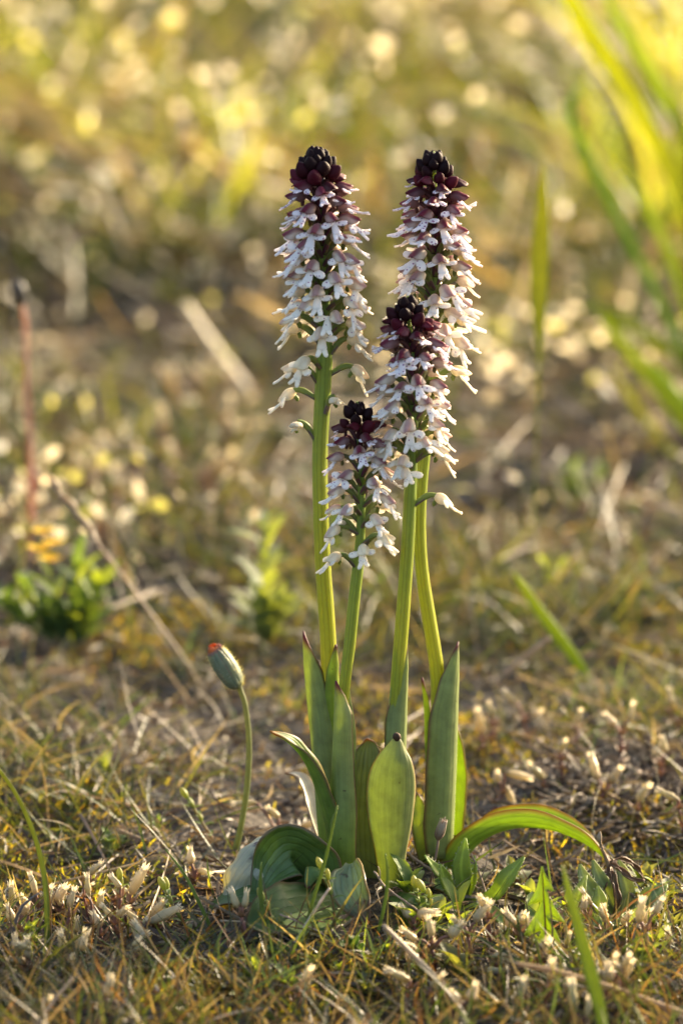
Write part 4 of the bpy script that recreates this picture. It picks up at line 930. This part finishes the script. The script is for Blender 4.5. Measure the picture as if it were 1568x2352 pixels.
def hairy_herb():
    g = G(1065, 2075); d = g[1]; root = thing('hairy_herb', 'fresh green herb with hairy oblong leaves at the foot of the arching leaf', 'herb', g, 'hairy-leaved herbs')
    for i, (rows, f) in enumerate([
        ([(1062, 2070, 0, 8), (1040, 2040, -.004, 20), (1005, 2005, -.008, 20), (975, 1965, -.010, 3)], (.5, -.5, .8)),
        ([(1064, 2070, 0, 8), (1062, 2035, -.003, 20), (1058, 1985, -.005, 24), (1068, 1925, -.004, 3)], (.2, -1, .2)),
        ([(1066, 2070, 0, 8), (1035, 2050, -.006, 18), (1020, 2020, -.010, 20), (1010, 1985, -.012, 3)], (.4, -.8, .5)),
        ([(1070, 2070, 0, 8), (1078, 2040, -.002, 16), (1085, 2005, -.002, 18), (1088, 1965, 0, 3)], (-.6, -.7, .3)),
        ([(1075, 2072, 0, 8), (1130, 2060, -.004, 20), (1165, 2015, -.006, 24), (1203, 1968, -.004, 3)], (-.4, -.7, .6)),
        ([(1060, 2075, 0, 8), (1020, 2075, -.008, 20), (985, 2085, -.014, 18), (960, 2105, -.016, 3)], (0, -.4, 1)),
        ([(1080, 2075, 0, 8), (1110, 2085, -.010, 18), (1140, 2105, -.016, 18), (1165, 2135, -.018, 3)], (0, -.3, 1))]):
        hairy_leaf(root, rows, d, f, (.19, .27, .06), 30 + i)
    g = G(1420, 2110); d = g[1]; root = thing('hairy_herb', 'low herb with rounded hairy grey-green leaves spreading by the withered brown stalk', 'herb', g, 'hairy-leaved herbs')
    for i, (rows, f) in enumerate([
        ([(1420, 2110, 0, 6), (1380, 2080, -.002, 20), (1345, 2030, -.004, 22), (1330, 1985, -.002, 3)], (.3, -.8, .5)),
        ([(1425, 2110, 0, 6), (1470, 2085, -.002, 26), (1500, 2060, -.003, 30), (1530, 2030, 0, 4)], (-.2, -.7, .7)),
        ([(1420, 2112, 0, 6), (1390, 2110, -.006, 20), (1350, 2110, -.010, 22), (1310, 2130, -.012, 3)], (0, -.4, 1)),
        ([(1425, 2112, 0, 6), (1450, 2130, -.008, 22), (1475, 2150, -.014, 24), (1490, 2180, -.018, 4)], (0, -.6, .8)),
        ([(1422, 2110, 0, 6), (1440, 2060, .002, 18), (1430, 2010, .004, 18), (1420, 1975, .006, 3)], (.2, -.9, .3)),
        ([(1420, 2110, 0, 6), (1400, 2060, .0, 16), (1375, 2015, .0, 18), (1360, 1975, .002, 3)], (.2, -.9, .3)),
        ([(1428, 2112, 0, 6), (1500, 2110, -.002, 22), (1545, 2100, -.004, 24), (1580, 2105, -.004, 4)], (0, -.5, .9))]):
        hairy_leaf(root, rows, d, f, (.20, .25, .10), 50 + i, nh=120)
    g = G(1310, 2120); d = g[1]; root = thing('hairy_herb', 'small cluster of narrow hairy leaves between the lobed leaf and withered stalk', 'herb', g, 'hairy-leaved herbs')
    for i, (rows, f) in enumerate([
        ([(1310, 2120, 0, 6), (1318, 2085, -.002, 18), (1330, 2050, -.003, 16), (1345, 2010, 0, 3)], (-.3, -.8, .4)),
        ([(1312, 2120, 0, 6), (1355, 2105, -.002, 20), (1375, 2075, -.003, 22), (1372, 2035, 0, 3)], (-.1, -.9, .3)),
        ([(1308, 2122, 0, 6), (1330, 2125, -.008, 18), (1365, 2120, -.012, 18), (1395, 2130, -.014, 3)], (0, -.4, 1))]):
        hairy_leaf(root, rows, d, f, (.19, .25, .08), 70 + i, nh=120)
    g = G(805, 2190); d = g[1]; root = thing('hairy_herb', 'tiny fuzzy green rosette in the turf before the rotting leaf', 'herb', g, 'hairy-leaved herbs')
    for i, (dx, dy) in enumerate([(-28, -18), (-10, -35), (18, -32), (32, -12), (-30, 4), (24, 10)]):
        hairy_leaf(root, [(805, 2190, 0, 5), (805 + dx * .6, 2185 + dy * .6, -.002, 12), (805 + dx, 2180 + dy, -.003, 3)], d, (0, -.6, .8), (.12, .2, .06), 90 + i, nh=60)
hairy_herb()

def lobed_leaf():
    g = G(1248, 2215); d = g[1]; root = thing('dandelion', 'upright lobed green leaf with a purple midrib among the turf herbs', 'weed', g)
    mid = [(1250, 2205), (1252, 2150), (1250, 2100), (1247, 2050), (1244, 1990)]
    stem_part(root, [(x, y, 6 - i * .9) for i, (x, y) in enumerate(mid)], d - .0004, (.13, .04, .05), (.14, .05, .05), 'midrib')
    pts = np.array([[x, y] for x, y in mid]); n_ = 40; c = spl(pts, n_)
    u = np.linspace(0, 1, n_); saw = (u ** 1.15 * 3.0 + .1) % 1.0
    hw = (9 + 58 * np.sin(np.pi * np.clip(u * 1.05, 0, 1)) ** .8 * (1 - saw) ** 1.3) * np.interp(u, [0, .2, .9, 1], [.35, .8, .6, .05])
    saw2 = (u ** 1.15 * 3.0 + .62) % 1.0
    hw2 = (9 + 48 * np.sin(np.pi * np.clip(u * 1.05, 0, 1)) ** .8 * (1 - saw2) ** 1.3) * np.interp(u, [0, .2, .9, 1], [.35, .8, .6, .05])
    mb = MB(); V_ = []
    for i in range(n_):
        drop = 26 * (hw[i] / 50)
        V_ += [P(c[i, 0] - hw[i] * 1.1, c[i, 1] + drop, d + .003), P(c[i, 0] - hw[i] * .5, c[i, 1] + drop * .3, d), P(c[i, 0], c[i, 1], d + .0003), P(c[i, 0] + hw2[i] * .5, c[i, 1] + hw2[i] * .16, d), P(c[i, 0] + hw2[i] * 1.2, c[i, 1] + hw2[i] * .6, d - .003)]
    mb.add(np.array(V_), grid_quads(n_, 5), (.28, .36, .06))
    obj('leaf', mb.mesh('leaf', M_LEAF, g), root, .0003)
lobed_leaf()

def withered():
    g = G(1395, 2100); d = g[1]; root = thing('withered_stalk', 'withered brown stalk with crumpled hanging leaves beside the arching leaf tip', 'dead stalk', g)
    stem_part(root, [(1395, 2095, 9), (1400, 2030, 10), (1398, 1990, 11), (1383, 1955, 8), (1376, 1930, 8)], d, (.16, .09, .05), (.22, .15, .09), mat=M_TWIG, wob=.0002)
    p, r = path([(1377, 1934, 6), (1375, 1926, 13), (1376, 1918, 11), (1377, 1910, 3)], d, 9)
    mb = MB(); sweep(mb, p, r, r, (0, 1, 0), 9, (.25, .19, .13), .08, 5); obj('bud', mb.mesh('bud', M_TWIG, g), root)
    for i, rows in enumerate([[(1400, 1985, 0, 5), (1425, 2000, -.004, 12), (1450, 2020, -.006, 9), (1480, 2022, -.006, 2)], [(1398, 1990, 0, 5), (1385, 2020, -.004, 14), (1375, 2060, -.006, 12), (1380, 2095, -.006, 2)],
                              [(1400, 1990, 0, 5), (1408, 2030, -.005, 14), (1415, 2070, -.007, 13), (1405, 2110, -.007, 2)], [(1400, 1980, 0, 5), (1430, 1975, .004, 10), (1460, 1995, .006, 10), (1478, 2020, .006, 2)]]):
        mb = MB(); leaf_surf(mb, px_ctrl([(x, y, dd, hw, 110) for x, y, dd, hw in rows], d), (.3, -.8, .5), lambda u, v: np.tile((.17, .095, .05), (len(u), 1)), 14, 7, .0007, 130 + i)
        obj('leaf', mb.mesh('leaf', M_DRY, g), root, .0003)
withered()

def twig(rows, branches, label, depth=None, col=(.22, .16, .12)):
    g = G(*rows[0][:2]); d = g[1] if depth is None else depth
    root = thing('dry_twig', label, 'twig', g, 'dry twigs round the orchids')
    stem_part(root, rows, d, col, np.array(col) * 1.3, mat=M_TWIG, wob=.00015, n=18, sides=6)
    for b in branches: stem_part(root, b, d, np.array(col) * 1.1, np.array(col) * 1.4, 'branch', M_TWIG, 8, 5, False)
twig([(1000, 2150, 6), (985, 2120, 6), (950, 2085, 6), (915, 2060, 5), (880, 2030, 5), (858, 2000, 5)], [[(880, 2030, 4), (868, 2028, 3), (860, 2036, 3)], [(872, 2018, 4), (872, 2002, 3), (868, 1990, 3)]], 'dark forked twig lying before the broad oval leaf')
twig([(1135, 2090, 6), (1118, 2060, 6), (1105, 2020, 6), (1092, 1985, 5), (1082, 1960, 4)], [[(1105, 2015, 4), (1115, 1990, 3), (1118, 1965, 3)], [(1092, 1985, 4), (1075, 1978, 3)], [(1110, 2035, 4), (1098, 2040, 3), (1088, 2032, 3)]], 'pale bare forked twig standing among the hairy leaves')
twig([(1010, 2020, 6), (985, 1995, 7), (955, 1975, 7), (930, 1955, 8)], [], 'short grey twig poking out before the curving stem sheath')
twig([(1230, 2010, 6), (1275, 1985, 6), (1320, 1960, 6), (1345, 1935, 5)], [[(1300, 1972, 4), (1330, 1975, 4), (1350, 1985, 3)], [(1275, 1985, 4), (1290, 1965, 3)]], 'branched grey twig lying under the arching leaf')
twig([(780, 2170, 5), (740, 2145, 5), (690, 2120, 5), (645, 2100, 4)], [[(690, 2120, 4), (672, 2108, 3), (668, 2098, 3)]], 'thin forked twig lying before the dark flat leaf')
twig([(30, 2190, 9), (35, 2130, 9), (50, 2085, 8), (90, 2050, 5)], [], 'blackened bent twig beside the curved sedge blade', col=(.10, .08, .07))
def dry_bud():
    g = G(995, 2050); d = g[1]; root = thing('dry_flower_stalk', 'dry brown flower bud on a thin stalk before the lit leaf', 'dead stalk', g)
    stem_part(root, [(985, 2040, 6), (996, 1990, 6), (1003, 1950, 6), (1006, 1925, 6)], d, (.14, .08, .06), (.25, .17, .12), mat=M_TWIG)
    mb = MB(); p, r = path([(1005, 1930, 6), (1007, 1920, 18), (1011, 1907, 20), (1016, 1895, 15), (1020, 1886, 9)], d, 12)
    sweep(mb, p, r, r, (0, 1, 0), 20, (.16, .11, .08), .25, 6); hd = obj('bud', mb.mesh('bud', M_TWIG, g), root)
    ax = unit(p[-1] - p[0]); t, nr, sd = frames(p, (0, 1, 0))
    for i in range(8):
        a = i / 8 * 6.283; o_ = sd[6] * math.cos(a) + nr[6] * math.sin(a); m2 = MB()
        leaf_surf(m2, np.array([[*(p[2] + o_ * r[2] * 1.05), .0006, 25], [*(p[6] + o_ * r[6] * 1.15), .0008, 25], [*(p[11] + o_ * r[6] * random.uniform(.5, 1.3) + ax * random.uniform(.0002, .0012)), .00008, 15]]), -o_, lambda u, v: lerp(np.tile((.16, .10, .07), (len(u), 1)), np.tile((.46, .38, .28), (len(u), 1)), u), 8, 4)
        obj('sepal', m2.mesh('sepal', M_DRY, g), hd, .0001)
dry_bud()
SEED = [herb_leaf_mesh(1, w_, 'leaf', c_, 40) for w_, c_ in ((.22, (.13, .2, .05)), (.30, (.17, .22, .09)), (.18, (.2, .27, .06)), (.26, (.15, .17, .08)))]
for k in range(64):
    if k < 44: bx, by, lb = random.uniform(930, 1580), random.uniform(2040, 2270), 'small green seedling rosette in the turf around the hairy-leaved herbs'
    elif k < 54: bx, by, lb = random.uniform(380, 900), random.uniform(2150, 2290), 'small green seedling rosette in the turf before the dark rosette'
    else: bx, by, lb = random.uniform(0, 380), random.uniform(1750, 2250), 'small green seedling rosette in the open litter near the sedge'
    g = G(bx, by); kind = random.randrange(4); root = thing('seedling', lb.replace('small green', ('narrow-leaved mid-green', 'broad-leaved grey-green', 'slender yellow-green', 'broad-leaved dull olive')[kind]), 'seedling', g, 'small seedling rosettes around the orchids')
    me = SEED[kind]; L = random.uniform(.006, .012) if 930 < bx < 1260 else random.uniform(.004, .009)
    for i in range(random.randint(5, 8)):
        o = obj('leaf', me, root); o.matrix_local = Matrix.Translation((0, 0, random.uniform(0, .003))) @ Matrix.Rotation(i * 2.4 + k, 4, 'Z') @ Matrix.Rotation(-random.uniform(-.1, .8), 4, 'Y') @ Matrix.Scale(L * random.uniform(.6, 1.1), 4)
# tangle of brown dead stems on the right
mb = MB()
for k in range(420):
    x, y = random.uniform(1230, 1640), random.gauss(1845, 70)
    g = G(x, max(1690, min(2010, y))); L = random.uniform(.004, .016); a = random.uniform(0, 6.283)
    p = [g]
    for q in range(4): p.append(p[-1] + np.array([math.cos(a) * L / 3, math.sin(a) * L / 3, random.uniform(-.1, .6) * L / 3])); a += random.gauss(0, .7)
    c = spl(np.array(p), 9); sweep(mb, c, .00035, .00035, (0.1, .2, 1), 5, np.array(random.choice([BROWN, TAN, (.24, .16, .09)])) * random.uniform(.8, 1.2))
stuff('dead_stems', mb, M_DRY, 'tangle of curly brown dead stems beyond the arching leaf')
